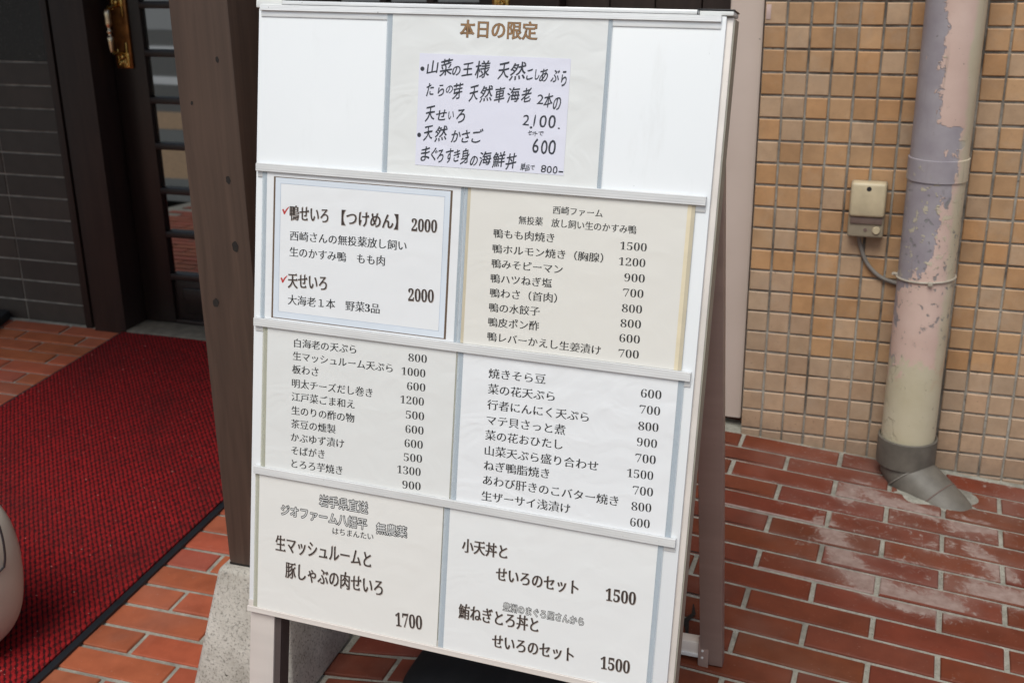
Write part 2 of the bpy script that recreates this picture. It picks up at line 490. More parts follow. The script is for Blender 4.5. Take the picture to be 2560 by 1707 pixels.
# ---- lettering data: text, style, left and right end on the board plane, height, sheet
TEXT = [
    ('本日の限定', 'H', -0.0608, 0.3695, 0.0354, 0.3691, 0.0198, 'A'),
    ('鴨せいろ', 'T', -0.2863, 0.1337, -0.2305, 0.1344, 0.0195, 'B'),
    ('【つけめん】', 'T', -0.2112, 0.1337, -0.1327, 0.1344, 0.0191, 'B'),
    ('2000', 'TD', -0.1139, 0.1329, -0.0796, 0.1336, 0.0154, 'B'),
    ('西崎さんの無投薬放し飼い', 'L', -0.2852, 0.1044, -0.1194, 0.1055, 0.0125, 'B'),
    ('生のかすみ鴨\u3000もも肉', 'L', -0.2853, 0.0836, -0.1486, 0.0839, 0.0126, 'B'),
    ('天せいろ', 'T', -0.2868, 0.0459, -0.23, 0.0477, 0.0199, 'B'),
    ('2000', 'TD', -0.1144, 0.0452, -0.0797, 0.0467, 0.0158, 'B'),
    ('大海老１本\u3000野菜3品', 'L', -0.2862, 0.0204, -0.1534, 0.0225, 0.0128, 'B'),
    ('西崎ファーム', 'L', 0.0687, 0.1654, 0.1295, 0.1658, 0.0095, 'C'),
    ('無投薬\u3000放し飼い生のかすみ鴨', 'L', 0.0264, 0.1501, 0.1709, 0.1502, 0.01, 'C'),
    ('鴨もも肉焼き', 'L', -0.0044, 0.1315, 0.0723, 0.1321, 0.0111, 'C'),
    ('1500', 'D', 0.1531, 0.1308, 0.1851, 0.1313, 0.0096, 'C'),
    ('鴨ホルモン焼き（胸腺）', 'L', -0.0047, 0.1129, 0.134, 0.1141, 0.011, 'C'),
    ('1200', 'D', 0.153, 0.1125, 0.1849, 0.113, 0.0096, 'C'),
    ('鴨みそピーマン', 'L', -0.0048, 0.0949, 0.0853, 0.0959, 0.0112, 'C'),
    ('900', 'D', 0.161, 0.0943, 0.1857, 0.095, 0.0097, 'C'),
    ('鴨ハツねぎ塩', 'L', -0.005, 0.0767, 0.0728, 0.0782, 0.0112, 'C'),
    ('700', 'D', 0.1611, 0.0764, 0.1856, 0.077, 0.0097, 'C'),
    ('鴨わさ（首肉）', 'L', -0.0048, 0.0588, 0.0806, 0.0608, 0.0113, 'C'),
    ('800', 'D', 0.1609, 0.058, 0.1854, 0.0587, 0.0098, 'C'),
    ('鴨の水餃子', 'L', -0.005, 0.0407, 0.0598, 0.0426, 0.0113, 'C'),
    ('800', 'D', 0.1606, 0.04, 0.1856, 0.041, 0.0098, 'C'),
    ('鴨皮ポン酢', 'L', -0.0051, 0.0226, 0.0601, 0.0245, 0.0114, 'C'),
    ('600', 'D', 0.1607, 0.0223, 0.1857, 0.023, 0.0099, 'C'),
    ('鴨レバーかえし生姜漬け', 'L', -0.0051, 0.0046, 0.1391, 0.0042, 0.0113, 'C'),
    ('700', 'D', 0.1612, 0.004, 0.1859, 0.005, 0.0099, 'C'),
    ('白海老の天ぷら', 'L', -0.2754, -0.0359, -0.1845, -0.0339, 0.0118, 'D'),
    ('800', 'D', -0.1107, -0.0347, -0.0848, -0.0339, 0.0104, 'D'),
    ('生マッシュルーム天ぷら', 'L', -0.2769, -0.0532, -0.1318, -0.052, 0.0118, 'D'),
    ('1000', 'D', -0.1195, -0.0534, -0.086, -0.0527, 0.0104, 'D'),
    ('板わさ', 'L', -0.2774, -0.0712, -0.2387, -0.0707, 0.012, 'D'),
    ('600', 'D', -0.1109, -0.0718, -0.0851, -0.0709, 0.0105, 'D'),
    ('明太チーズだし巻き', 'L', -0.2773, -0.0901, -0.1593, -0.088, 0.012, 'D'),
    ('1200', 'D', -0.1194, -0.0904, -0.0862, -0.0896, 0.0105, 'D'),
    ('江戸菜ごま和え', 'L', -0.2773, -0.1084, -0.1843, -0.1066, 0.012, 'D'),
    ('500', 'D', -0.1109, -0.1093, -0.085, -0.1084, 0.0106, 'D'),
    ('生のりの酢の物', 'L', -0.2771, -0.127, -0.1839, -0.1253, 0.0121, 'D'),
    ('600', 'D', -0.1106, -0.1282, -0.0848, -0.1272, 0.0106, 'D'),
    ('茶豆の燻製', 'L', -0.2772, -0.1453, -0.2108, -0.1439, 0.0122, 'D'),
    ('600', 'D', -0.111, -0.147, -0.085, -0.146, 0.0107, 'D'),
    ('かぶゆず漬け', 'L', -0.277, -0.1638, -0.1978, -0.1617, 0.0122, 'D'),
    ('500', 'D', -0.1113, -0.1657, -0.0852, -0.1645, 0.0107, 'D'),
    ('そばがき', 'L', -0.276, -0.1821, -0.226, -0.1804, 0.0123, 'D'),
    ('1300', 'D', -0.1199, -0.1834, -0.0863, -0.1825, 0.0108, 'D'),
    ('とろろ芋焼き', 'L', -0.2752, -0.2002, -0.199, -0.1984, 0.0123, 'D'),
    ('900', 'D', -0.1116, -0.2027, -0.0854, -0.2013, 0.0108, 'D'),
    ('焼きそら豆', 'L', -0.0009, -0.0413, 0.0729, -0.0396, 0.0125, 'E'),
    ('600', 'D', 0.1918, -0.0404, 0.2167, -0.0396, 0.0105, 'E'),
    ('菜の花天ぷら', 'L', -0.0007, -0.0611, 0.086, -0.0594, 0.0126, 'E'),
    ('700', 'D', 0.192, -0.06, 0.2168, -0.0593, 0.0105, 'E'),
    ('行者にんにく天ぷら', 'L', -0.0005, -0.0809, 0.1306, -0.079, 0.0126, 'E'),
    ('800', 'D', 0.1918, -0.0802, 0.2165, -0.0793, 0.0106, 'E'),
    ('マテ貝さっと煮', 'L', -0.0001, -0.1007, 0.1024, -0.0992, 0.0127, 'E'),
    ('900', 'D', 0.1917, -0.0998, 0.2164, -0.0991, 0.0106, 'E'),
    ('菜の花おひたし', 'L', -0.0009, -0.1202, 0.1002, -0.118, 0.0127, 'E'),
    ('700', 'D', 0.1917, -0.1198, 0.2165, -0.1189, 0.0107, 'E'),
    ('山菜天ぷら盛り合わせ', 'L', -0.0003, -0.14, 0.1466, -0.1378, 0.0127, 'E'),
    ('1500', 'D', 0.1828, -0.1399, 0.2151, -0.1387, 0.0107, 'E'),
    ('ねぎ鴨脂焼き', 'L', -0.0006, -0.1596, 0.0856, -0.1572, 0.0129, 'E'),
    ('700', 'D', 0.1918, -0.16, 0.2165, -0.159, 0.0108, 'E'),
    ('あわび肝きのこバター焼き', 'L', -0.0004, -0.1785, 0.1749, -0.1775, 0.0128, 'E'),
    ('800', 'D', 0.1914, -0.1802, 0.2161, -0.1787, 0.0108, 'E'),
    ('生ザーサイ浅漬け', 'L', -0.0013, -0.1994, 0.1153, -0.1972, 0.0129, 'E'),
    ('600', 'D', 0.1914, -0.2001, 0.2158, -0.1989, 0.0109, 'E'),
    ('岩手県直送', 'O', -0.2317, -0.2446, -0.1597, -0.2435, 0.0158, 'F'),
    ('ジオファーム八幡平', 'O', -0.2895, -0.2677, -0.1603, -0.2663, 0.0152, 'F'),
    ('無農薬', 'O', -0.1461, -0.2686, -0.1022, -0.2667, 0.0149, 'F'),
    ('はちまんたい', 'L', -0.2104, -0.2836, -0.1501, -0.2814, 0.0098, 'F'),
    ('生マッシュルームと', 'T', -0.2969, -0.3161, -0.1525, -0.3141, 0.0228, 'F'),
    ('豚しゃぶの肉せいろ', 'T', -0.2807, -0.3518, -0.1337, -0.3499, 0.0232, 'F'),
    ('1700', 'TD', -0.1133, -0.3889, -0.075, -0.3863, 0.019, 'F'),
    ('小天丼と', 'T', -0.024, -0.2692, 0.037, -0.2681, 0.0188, 'G'),
    ('せいろのセット', 'T', 0.0241, -0.2988, 0.1328, -0.2969, 0.0187, 'G'),
    ('1500', 'TD', 0.1683, -0.2975, 0.2061, -0.2961, 0.0161, 'G'),
    ('豊洲のまぐろ屋さんから', 'O', 0.0363, -0.3408, 0.1432, -0.3398, 0.011, 'G'),
    ('鮪ねぎとろ丼と', 'T', -0.024, -0.359, 0.0843, -0.3566, 0.0199, 'G'),
    ('せいろのセット', 'T', 0.0243, -0.3899, 0.133, -0.3865, 0.0191, 'G'),
    ('1500', 'TD', 0.1686, -0.3875, 0.2057, -0.386, 0.0165, 'G'),
]
HAND = [
    ('●', -0.1079, 0.3213, 0.0055, 0.0054),
    ('山', -0.0946, 0.3237, 0.015, 0.0166),
    ('菜', -0.0768, 0.3242, 0.0167, 0.0217),
    ('の', -0.0634, 0.3208, 0.0092, 0.0095),
    ('王', -0.0489, 0.3229, 0.014, 0.0158),
    ('様', -0.0299, 0.3236, 0.0194, 0.0214),
    ('天', -0.0031, 0.3228, 0.0144, 0.02),
    ('然', 0.0146, 0.3235, 0.021, 0.0224),
    ('こ', 0.0295, 0.3197, 0.0081, 0.0131),
    ('し', 0.0389, 0.3207, 0.0056, 0.013),
    ('あ', 0.047, 0.3198, 0.011, 0.0161),
    ('ぶ', 0.061, 0.3197, 0.0109, 0.0148),
    ('ら', 0.0718, 0.3174, 0.0069, 0.0197),
    ('た', -0.0965, 0.2973, 0.0103, 0.0161),
    ('ら', -0.0821, 0.2973, 0.0089, 0.0148),
    ('の', -0.0712, 0.2984, 0.0078, 0.0079),
    ('芽', -0.0605, 0.2972, 0.0134, 0.0204),
    ('天', -0.0395, 0.2953, 0.0119, 0.0191),
    ('然', -0.0236, 0.296, 0.0164, 0.0203),
    ('車', -0.0065, 0.2955, 0.0135, 0.0196),
    ('海', 0.0109, 0.2961, 0.0164, 0.0188),
    ('老', 0.027, 0.2961, 0.0129, 0.0181),
    ('2', 0.0446, 0.2922, 0.0083, 0.0118),
    ('本', 0.0545, 0.2918, 0.0114, 0.0174),
    ('の', 0.0652, 0.2882, 0.0082, 0.0124),
    ('天', -0.0951, 0.2689, 0.013, 0.0195),
    ('せ', -0.0803, 0.2677, 0.015, 0.0136),
    ('い', -0.0675, 0.2683, 0.0064, 0.008),
    ('ろ', -0.0549, 0.2683, 0.0116, 0.0174),
    ('2', 0.0284, 0.2675, 0.0084, 0.0132),
    ('、', 0.0351, 0.2594, 0.0034, 0.0028),
    ('1', 0.039, 0.2675, 0.003, 0.0145),
    ('0', 0.0496, 0.2674, 0.0091, 0.0157),
    ('0', 0.0606, 0.2674, 0.0096, 0.0169),
    ('.', 0.0694, 0.2603, 0.0029, 0.0018),
    ('セ', 0.0341, 0.2533, 0.0052, 0.0063),
    ('ッ', 0.0386, 0.2529, 0.0034, 0.0038),
    ('ト', 0.042, 0.2527, 0.0034, 0.0061),
    ('で', 0.0477, 0.253, 0.007, 0.0053),
    ('●', -0.1085, 0.2426, 0.0052, 0.0055),
    ('天', -0.0965, 0.2453, 0.0123, 0.0183),
    ('然', -0.0795, 0.2462, 0.0169, 0.0195),
    ('か', -0.0598, 0.2441, 0.0131, 0.0149),
    ('さ', -0.0474, 0.2442, 0.011, 0.0155),
    ('ご', -0.0322, 0.2457, 0.0147, 0.0167),
    ('6', 0.0423, 0.2385, 0.0084, 0.0183),
    ('0', 0.0529, 0.2377, 0.0084, 0.0177),
    ('0', 0.0626, 0.2379, 0.0097, 0.0183),
    ('ま', -0.099, 0.2208, 0.0124, 0.0184),
    ('ぐ', -0.0873, 0.2205, 0.009, 0.017),
    ('ろ', -0.079, 0.2192, 0.0086, 0.0164),
    ('す', -0.0671, 0.2202, 0.01, 0.0183),
    ('き', -0.0575, 0.2208, 0.0088, 0.0163),
    ('身', -0.0467, 0.2208, 0.0121, 0.0195),
    ('の', -0.035, 0.216, 0.0087, 0.0097),
    ('海', -0.0206, 0.2199, 0.0161, 0.0181),
    ('鮮', -0.0029, 0.2197, 0.0167, 0.0199),
    ('丼', 0.0127, 0.2188, 0.0138, 0.0205),
    ('単', 0.0279, 0.2131, 0.0068, 0.0096),
    ('品', 0.0338, 0.2122, 0.0057, 0.0074),
    ('で', 0.0399, 0.2129, 0.0057, 0.0057),
    ('8', 0.0538, 0.2125, 0.0068, 0.0095),
    ('0', 0.061, 0.212, 0.0065, 0.0091),
    ('0', 0.0682, 0.212, 0.006, 0.0095),
    ('-', 0.0753, 0.2104, 0.0054, 0.0013),
]

# ------------------------------------------------------------------ ground heights
def sstep(t):
    t = max(0.0, min(1.0, t)); return t * t * (3 - 2 * t)
def ground(x, y):
    zl = -0.028 + 0.0678 * y
    zr = 0.0336 - 0.0692 * min(max(x, -.2), 1.2) + 0.0507 * y
    t = sstep((x + 0.85) / 0.83)
    if y < -1.2: t *= 1 - sstep((-1.2 - y) / .5)
    return zl * (1 - t) + zr * t

STAIN = [(.179, -.353), (.203, -.392), (.224, -.462), (.262, -.521), (.301, -.555), (.361, -.565), (.419, -.556)]
STAIN2 = [((.476, -.322), (.500, -.36), .018), ((.519, -.396), (.530, -.405), .030), ((.479, -.477), (.566, -.484), .035), ((.243, -.158), (.212, -.217), .028),
          ((.27, -.19), (.40, -.22), .022), ((.45, -.25), (.50, -.24), .03)]
def segd(p, a, b):
    ax, ay = a; bx, by = b
    dx, dy = bx - ax, by - ay
    t = max(0, min(1, ((p[0] - ax) * dx + (p[1] - ay) * dy) / max(1e-9, dx * dx + dy * dy)))
    return math.hypot(p[0] - ax - t * dx, p[1] - ay - t * dy)
def stain(x, y):
    if x < .05: return 0.0
    s = 0.0
    for i in range(len(STAIN) - 1):
        s = max(s, math.exp(-(segd((x, y), STAIN[i], STAIN[i + 1]) / (.022 + .004 * i)) ** 2) * .95)
    for a, b, w in STAIN2:
        s = max(s, math.exp(-(segd((x, y), a, b) / w) ** 2) * .8)
    d = math.hypot(x - .36, y + .30)
    s = max(s, 0.20 * math.exp(-(d / .34) ** 2), .15 * math.exp(-((y + .02) / .16) ** 2))
    return s

# brick paving, bevelled pavers on a mortar bed
def paver(mb, cx, cy, rot, L, W, col, fine):
    c_, s_ = math.cos(rot), math.sin(rot)
    dz = random.uniform(-.0008, .0008); tx = random.uniform(-.006, .006); ty = random.uniform(-.01, .01)
    def P(u, v, h):
        x = cx + u * c_ + v * s_; y = cy + u * s_ - v * c_
        return (x, y, ground(x, y) + h + dz + u * tx + v * ty)
    nx, ny = (8, 3) if fine else (1, 1)
    b = .0022; hl, hw = L / 2, W / 2
    vs, cs = [], []
    us = [-hl + b + (2 * hl - 2 * b) * i / nx for i in range(nx + 1)]
    vv = [-hw + b + (2 * hw - 2 * b) * j / ny for j in range(ny + 1)]
    for v in vv:
        for u in us:
            p = P(u, v, 0)
            st_ = stain(p[0], p[1])
            if fine and (abs(u) > hl * .95 or abs(v) > hw * .9): st_ += .22 * st_ + (.06 if st_ > .1 else 0)
            vs.append(p); cs.append((*col, st_))
    for j in range(ny):
        for i in range(nx):
            q = [j * (nx + 1) + i, (j + 1) * (nx + 1) + i, (j + 1) * (nx + 1) + i + 1, j * (nx + 1) + i + 1]
            mb.add([vs[k] for k in q], [[0, 1, 2, 3]], 0, [cs[k] for k in q])
    ring = [(-1, -1), (1, -1), (1, 1), (-1, 1)]
    def jit(): return random.uniform(-.0007, .0007)
    top = [P(sx * (hl - b), sy * (hw - b), 0) for sx, sy in ring]
    mid = [P(sx * hl + jit(), sy * hw + jit(), -b) for sx, sy in ring]
    bot = [P(sx * hl, sy * hw, -.010) for sx, sy in ring]
    for k in range(4):
        n = (k + 1) % 4
        cc = (*[v * .93 for v in col], stain(top[k][0], top[k][1]))
        mb.add([top[n], top[k], mid[k], mid[n]], [[3, 2, 1, 0]], 0, cc)
        mb.add([mid[n], mid[k], bot[k], bot[n]], [[3, 2, 1, 0]], 0, cc)

def paver_col(red):
    a = random.random()
    base = (.40 + .03 * (a - .5), .105 + .014 * random.uniform(-1, 1), .050 + .007 * random.uniform(-1, 1))
    if red: base = (.172 + .018 * (a - .5), .041 + .004 * random.uniform(-1, 1), .0195 + .004 * random.uniform(-1, 1))  # right-hand pavers: their dimmer light is put into a darker colour
    k = random.choice([1, 1, 1.06, .94, .88, 1.0])
    return tuple(v * k for v in base)

pv = MB()
L_, W_, J_ = .2322, .0702, .0095
def field(ox, oy, rot, xr, yr, keep, red, fine):
    c_, s_ = math.cos(rot), math.sin(rot)
    for k in range(-40, 60):
        for j in range(-20, 20):
            jj = j + (0.0 if k % 2 else 0.5) + .5
            u = jj * L_; v = (k + .5) * W_
            x = ox + u * c_ + v * s_; y = oy + u * s_ - v * c_
            if xr[0] < x < xr[1] and yr[0] < y < yr[1] and keep(x, y):
                rd = red if not callable(red) else red(x, y)
                paver(pv, x, y, rot, L_ - J_, W_ - J_, paver_col(rd), fine)
field(-1.0627, -.6549, .0106, (-1.75, -.76), (-1.95, .33), lambda x, y: True, False, False)
field(-2.290, .2447, .0106, (-3.3, -1.88), (-1.95, .33), lambda x, y: True, False, False)
field(.18446, -.35940, -.02644, (-.745, 1.25), (-1.95, .0), lambda x, y: True, True, True)
field(.18446, -.35940, -.02644, (-.745, -.06), (0, .33), lambda x, y: True, True, False)
pav = pv.build("brick_paving", M["paver"])
tag(pav, kind="structure")
mo = MB()
nx, ny = 90, 44
gv = [(-3.4 + 4.8 * i / nx, -1.85 + 2.3 * j / ny) for j in range(ny + 1) for i in range(nx + 1)]
mo.add([(x, y, ground(x, y) - .0042) for x, y in gv],
       [[j * (nx + 1) + i, j * (nx + 1) + i + 1, (j + 1) * (nx + 1) + i + 1, (j + 1) * (nx + 1) + i] for j in range(ny) for i in range(nx)], 0, None, True)
mort = mo.build("mortar_bed", M["mortar"]); tag(mort, kind="structure")

ck = MB()
cp = [(-.030, -.735), (-.024, -.765), (-.034, -.79), (-.026, -.82), (-.020, -.86), (-.024, -.90), (-.022, -.94)]
cw = [.001, .004, .006, .003, .0012, .001, .0006]
for (a0, w0), (a1, w1) in zip(zip(cp[:-1], cw[:-1]), zip(cp[1:], cw[1:])):
    ck.add([(a0[0] - w0, a0[1], ground(*a0) + .0022), (a0[0] + w0, a0[1], ground(*a0) + .0022), (a1[0] + w1, a1[1], ground(*a1) + .0022), (a1[0] - w1, a1[1], ground(*a1) + .0022)], [[3, 2, 1, 0]])
tag(ck.build("paving_crack", M["knot"]), kind="structure")

# street behind the viewer (seen in the door panes)
def strip(name, y0, y1, z, m, x0=-40, x1=40):
    b = MB(); b.add([(x0, y0, z), (x1, y0, z), (x1, y1, z), (x0, y1, z)], [[0, 1, 2, 3]])
    return tag(b.build(name, m), kind="structure")
strip("ground", -120, 30, -.215, M["asphalt"], -150, 150)
strip("kerb_paving", -2.40, -1.85, -.166, M["walk_grey"])
strip("pavement", -3.45, -2.40, -.166, M["walk_tan"])
strip("pavement_band", -4.05, -3.45, -.168, M["walk_grey"])
strip("pavement_edge", -4.85, -4.05, -.166, M["walk_tan"])
strip("road", -20, -4.85, -.190, M["asphalt"], -60, 60)
rw = MB()
rw.add([(-9, -6.9, -.186), (9, -5.0, -.186), (9, -5.35, -.186), (-9, -7.5, -.186)], [[3, 2, 1, 0]])
rw.add([(-40, -10.6, -.186), (40, -10.6, -.186), (40, -9.6, -.186), (-40, -9.6, -.186)], [[0, 1, 2, 3]])
tag(rw.build("road_marking", M["road_white"]), kind="structure")
strip("far_pavement", -24, -13.2, -.180, M["far_walk"], -60, 60)

# ------------------------------------------------------------------ right wall of square tan tiles
wall = empty("tiled_wall", (.7, .2, 0))
tag(wall, "wall of small square tan tiles with grimy grey grout beside the downpipe", "wall")
wb = MB(); wb.box(-.048, 1.70, .0035, .38, -.1, 2.55)
wb.build("wall_backing", M["grout"], wall)
tb = MB()
P_ = .05; G_ = .0050
for i in range(-1, 33):
    for r_ in range(-31, 23):
        x0 = i * P_; z1 = 1.05 - r_ * P_
        x0 += .0; x1 = x0 + P_; z0 = z1 - P_
        if z1 < ground(min(x0, .75), 0) - .01: continue
        g2 = G_ / 2
        a = (x0 + g2 + random.uniform(-.0006, .0006), x1 - g2 + random.uniform(-.0006, .0006))
        b = (z0 + g2 + random.uniform(-.0006, .0006), z1 - g2 + random.uniform(-.0006, .0006))
        rough_row = r_ >= 16 or (i <= 0 and r_ >= 12) or (i == 1 and r_ == 14)
        q = random.random()
        if rough_row:
            f = random.uniform(-1, 1); col = (.49, .335 + .014 * f, .218 + .016 * f); s_ = 1.0
        else:
            f = random.uniform(-1, 1); col = (.51, .298 + .020 * f, .148 + .024 * f); s_ = .15
            if random.random() < .24: col = (.51, .342, .212)
        k = random.uniform(.84, 1.05); col = tuple(v * k for v in col)
        yb = random.uniform(-.0006, .0006); bv = .0018
        tl = [(a[0], b[0]), (a[1], b[0]), (a[1], b[1]), (a[0], b[1])]
        ti = [(a[0] + bv, b[0] + bv), (a[1] - bv, b[0] + bv), (a[1] - bv, b[1] - bv), (a[0] + bv, b[1] - bv)]
        tw = [random.uniform(-.0004, .0004) for _ in range(4)]
        vs = [(x, yb + tw[n_], z) for n_, (x, z) in enumerate(ti)] + [(x, yb + .0016, z) for x, z in tl] + [(x, .0045, z) for x, z in tl]
        fs = [[0, 1, 2, 3]] + [[4 + n_, 4 + (n_ + 1) % 4, (n_ + 1) % 4, n_] for n_ in range(4)] + [[8 + n_, 8 + (n_ + 1) % 4, 4 + (n_ + 1) % 4, 4 + n_] for n_ in range(4)]
        tb.add(vs, fs, 0, (*col, s_))
tb.build("wall_tiles", M["tile"], wall)

b = MB(); b.box(-.0455, -.0355, -.0012, -.0006, 1.012, 1.043, .0002); b.build("tape_scrap", simple("pale_pink_tape", (.58, .43, .39), .6), wall)

# painted steel column at the tiled wall's edge
pb = MB(); pb.box(-.1275, -.053, .028, .12, .060, 2.55, .004)
pl_ = tag(pb.build("steel_column", M["pillar"]), "flat pinkish beige painted steel column at the left edge of the tan tiles", "column")

# ------------------------------------------------------------------ downpipe
px_, py_ = .335, -.075
dp = empty("downpipe", (px_, py_, 0))
tag(dp, "fat rain downpipe with peeling lilac, pink and cream paint on tan tiles", "downpipe")
b = MB(); b.lathe([(.0583, .06), (.0583, 2.5)], (px_, py_, 0), n=56); b.build("pipe", M["pipe"], dp)
b = MB(); b.lathe([(.0586, .6975), (.0612, .6985), (.0612, .744), (.0586, .745)], (px_, py_, 0), n=56); b.build("coupling", M["pipe"], dp)
b = MB(); b.lathe([(.0585, .105), (.061, .112), (.0645, .110), (.0645, .050), (.0640, .047), (.056, .046)], (px_, py_, 0), n=56); b.build("socket", M["pvc"], dp)
b = MB()
path = [(px_, py_, .060), (px_ + .002, py_ - .001, .040), (px_ + .020, py_ - .016, .014), (px_ + .060, py_ - .044, -.014), (px_ + .104, py_ - .072, -.048), (px_ + .150, py_ - .095, -.10)]
b.tube(path, [.0570, .0570, .0575, .0580, .0585, .0585], n=40)
b.build("elbow", M["pvc"], dp)
for m_, p_, t_ in [("wire", (px_ + .012, py_ - .010, .022), (.62, -.40, -.72)), ("box_pink", (px_ + .066, py_ - .048, -.019), (.72, -.44, -.58))]:
    b = MB()
    t_ = Vector(t_).normalized(); a_ = t_.cross(Vector((0, 0, 1))).normalized(); c_ = t_.cross(a_)
    b.tube([Vector(p_) + (a_ * math.cos(w_) + c_ * math.sin(w_)) * .0588 for w_ in [2 * math.pi * k / 40 for k in range(41)]], .0014, n=6)
    b.build("elbow_seam", M["pvc_seam" if m_ == "wire" else m_], dp)
cl = MB()
cl.tube([(px_ + .0602 * math.cos(t), py_ + .0602 * math.sin(t), .487 + .003 * math.cos(t)) for t in [2 * math.pi * k / 48 for k in range(49)]], .0024, n=8, caps=False)
cl.box(px_ + .004, px_ + .014, py_ - .066, py_ - .058, .481, .491, .002)
cl.tube([(px_ - .059, py_ - .005, .487), (px_ - .068, py_ - .012, .490)], .0035, n=8)
cl.build("wire_clamp", M["wire"], dp)
# mortar collar where the elbow enters the paving
b = MB()
ring = []
for k in range(40):
    t = 2 * math.pi * k / 40
    rx, ry = .100 + .012 * math.sin(3 * t + 1), .074 + .010 * math.sin(5 * t)
    x, y = px_ + .066 + rx * math.cos(t), py_ - .052 + ry * math.sin(t)
    ring.append((x, min(y, -.002)))
inn = [(px_ + .066 + (x - px_ - .066) * .72, py_ - .052 + (y - py_ + .052) * .72) for x, y in ring]
b.add([(x, y, ground(x, y) - .003) for x, y in ring] + [(x, y, ground(x, y) + .003) for x, y in inn],
      [[k, (k + 1) % 40, 40 + (k + 1) % 40, 40 + k] for k in range(40)] + [[40 + k for k in range(40)]], 0, None, True)
tag(b.build("mortar_collar", M["mortar"]), kind="structure")

# ------------------------------------------------------------------ small wall box and cable
bx = empty("junction_box", (.2, -.001, .61))
tag(bx, "small yellowed cream plastic box fixed to the tan tiled wall left of the downpipe", "junction box")
b = MB(); b.box(.1625, .239, -.036, -.0015, .552, .674, .005, seg=3); b.build("box_body", M["box_base"], bx)
b = MB(); b.box(.1635, .238, -.0455, -.012, .599, .6755, .007, seg=3); b.build("cover", M["box_cream"], bx)
b = MB(); b.box(.1670, .2345, -.0395, -.030, .5835, .5985, .001); b.build("recess_plate", M["box_pink"], bx)
b = MB(); b.lathe([(.0, .0015), (.0075, .0015), (.0085, 0), (.0085, -.004)], (.2235, -.0385, .570), (0, -1, 0), 20); b.build("knob", M["box_cream"], bx)
b = MB(); b.lathe([(.0, .0008), (.0038, .0008), (.0042, -.004)], (.2005, -.0365, .570), (0, -1, 0), 16); b.build("screw", M["box_pink"], bx)
b = MB(); b.lathe([(.0, .0004), (.0052, .0004), (.0054, -.004)], (.2015, -.0455, .6625), (0, -1, 0), 20); b.build("cover_hole", M["black_plastic"], bx)
b = MB()
cpts = [(.187, -.020, .556), (.189, -.012, .54), (.193, -.0075, .526), (.203, -.0065, .500), (.219, -.0065, .476), (.244, -.0065, .456), (.278, -.0065, .445), (.32, -.0075, .437)]
fine_pts = []
for i in range(len(cpts) - 1):
    for k in range(6):
        t = k / 6
        p0, p1, p2, p3 = [Vector(cpts[max(0, min(len(cpts) - 1, i + o))]) for o in (-1, 0, 1, 2)]
        fine_pts.append(.5 * ((2 * p1) + (p2 - p0) * t + (2 * p0 - 5 * p1 + 4 * p2 - p3) * t * t + (3 * p1 - p0 - 3 * p2 + p3) * t ** 3))
b.tube(fine_pts, .0046, n=12)
tag(b.build("cable", M["cable"]), "thin grey cable curving from the cream box to behind the downpipe", "cable")

# ------------------------------------------------------------------ recessed shop front: left wall, doors, panelling
lw = empty("dark_brick_wall", (-2.6, .4, 0))
tag(lw, "wall of long dark grey brown brick tiles with pale joints left of the door", "wall")
b = MB(); b.box(-3.6, -2.236, .3355, .55, -.1, .846); b.build("wall_backing", M["pale_grout"], lw)
b = MB()
for r_ in range(-1, 13):
    z1 = .0605 + r_ * .0712 + .0712 - .0035; z0 = z1 - .0712 + .0062
    z0 = max(z0, -.03); z1 = min(z1, .846)
    if z1 - z0 < .01: continue
    for i in range(-6, 3):
        # stacked joints near the floor, long runs above
        x0 = -2.484 + i * .247 + .0028; x1 = x0 + .247 - .0056
        x1 = min(x1, -2.238)
        if x0 > -2.25 or x1 < -3.55: continue
        k = random.uniform(.85, 1.12)
        col = tuple(v * k for v in random.choice([(.052, .041, .033), (.048, .040, .033), (.055, .042, .033)]))
        b.box(x0, x1, .3322, .337, z0, z1, .0008, 0, (*col, 0), seg=1)
b.build("brick_tiles", M["dark_tile"], lw)
b = MB(); b.box(-3.6, -2.226, .334, .55, .8475, 2.55); b.build("granite_panel", M["granite"], lw)

fr = empty("door_frame", (-1.3, .35, 0))
tag(fr, "dark brown timber door frame around the dark glazed doors", "door frame")
for nm, a in (("frame_trim", (-2.2395, -2.213, .318, .42)), ("jamb", (-2.187, -2.0635, .298, .50)), ("jamb", (-.735, -.60, .298, .50))):
    b = MB(); b.box(a[0], a[1], a[2], a[3], -.03, 2.2, .003); b.build(nm, M["jamb_wood"], fr)
b = MB(); b.box(-2.2125, -2.1875, .36, .42, -.03, 2.2); b.build("groove", M["door_wood"], fr)
b = MB(); b.box(-2.2395, -.60, .299, .50, 2.202, 2.30, .003); b.build("head", M["jamb_wood"], fr)
b = MB(); b.box(-2.185, -.60, .300, .46, -.06, .004, .003)
tag(b.build("door_threshold", M["threshold"]), "worn grey stone threshold strip under the dark doors", "threshold")

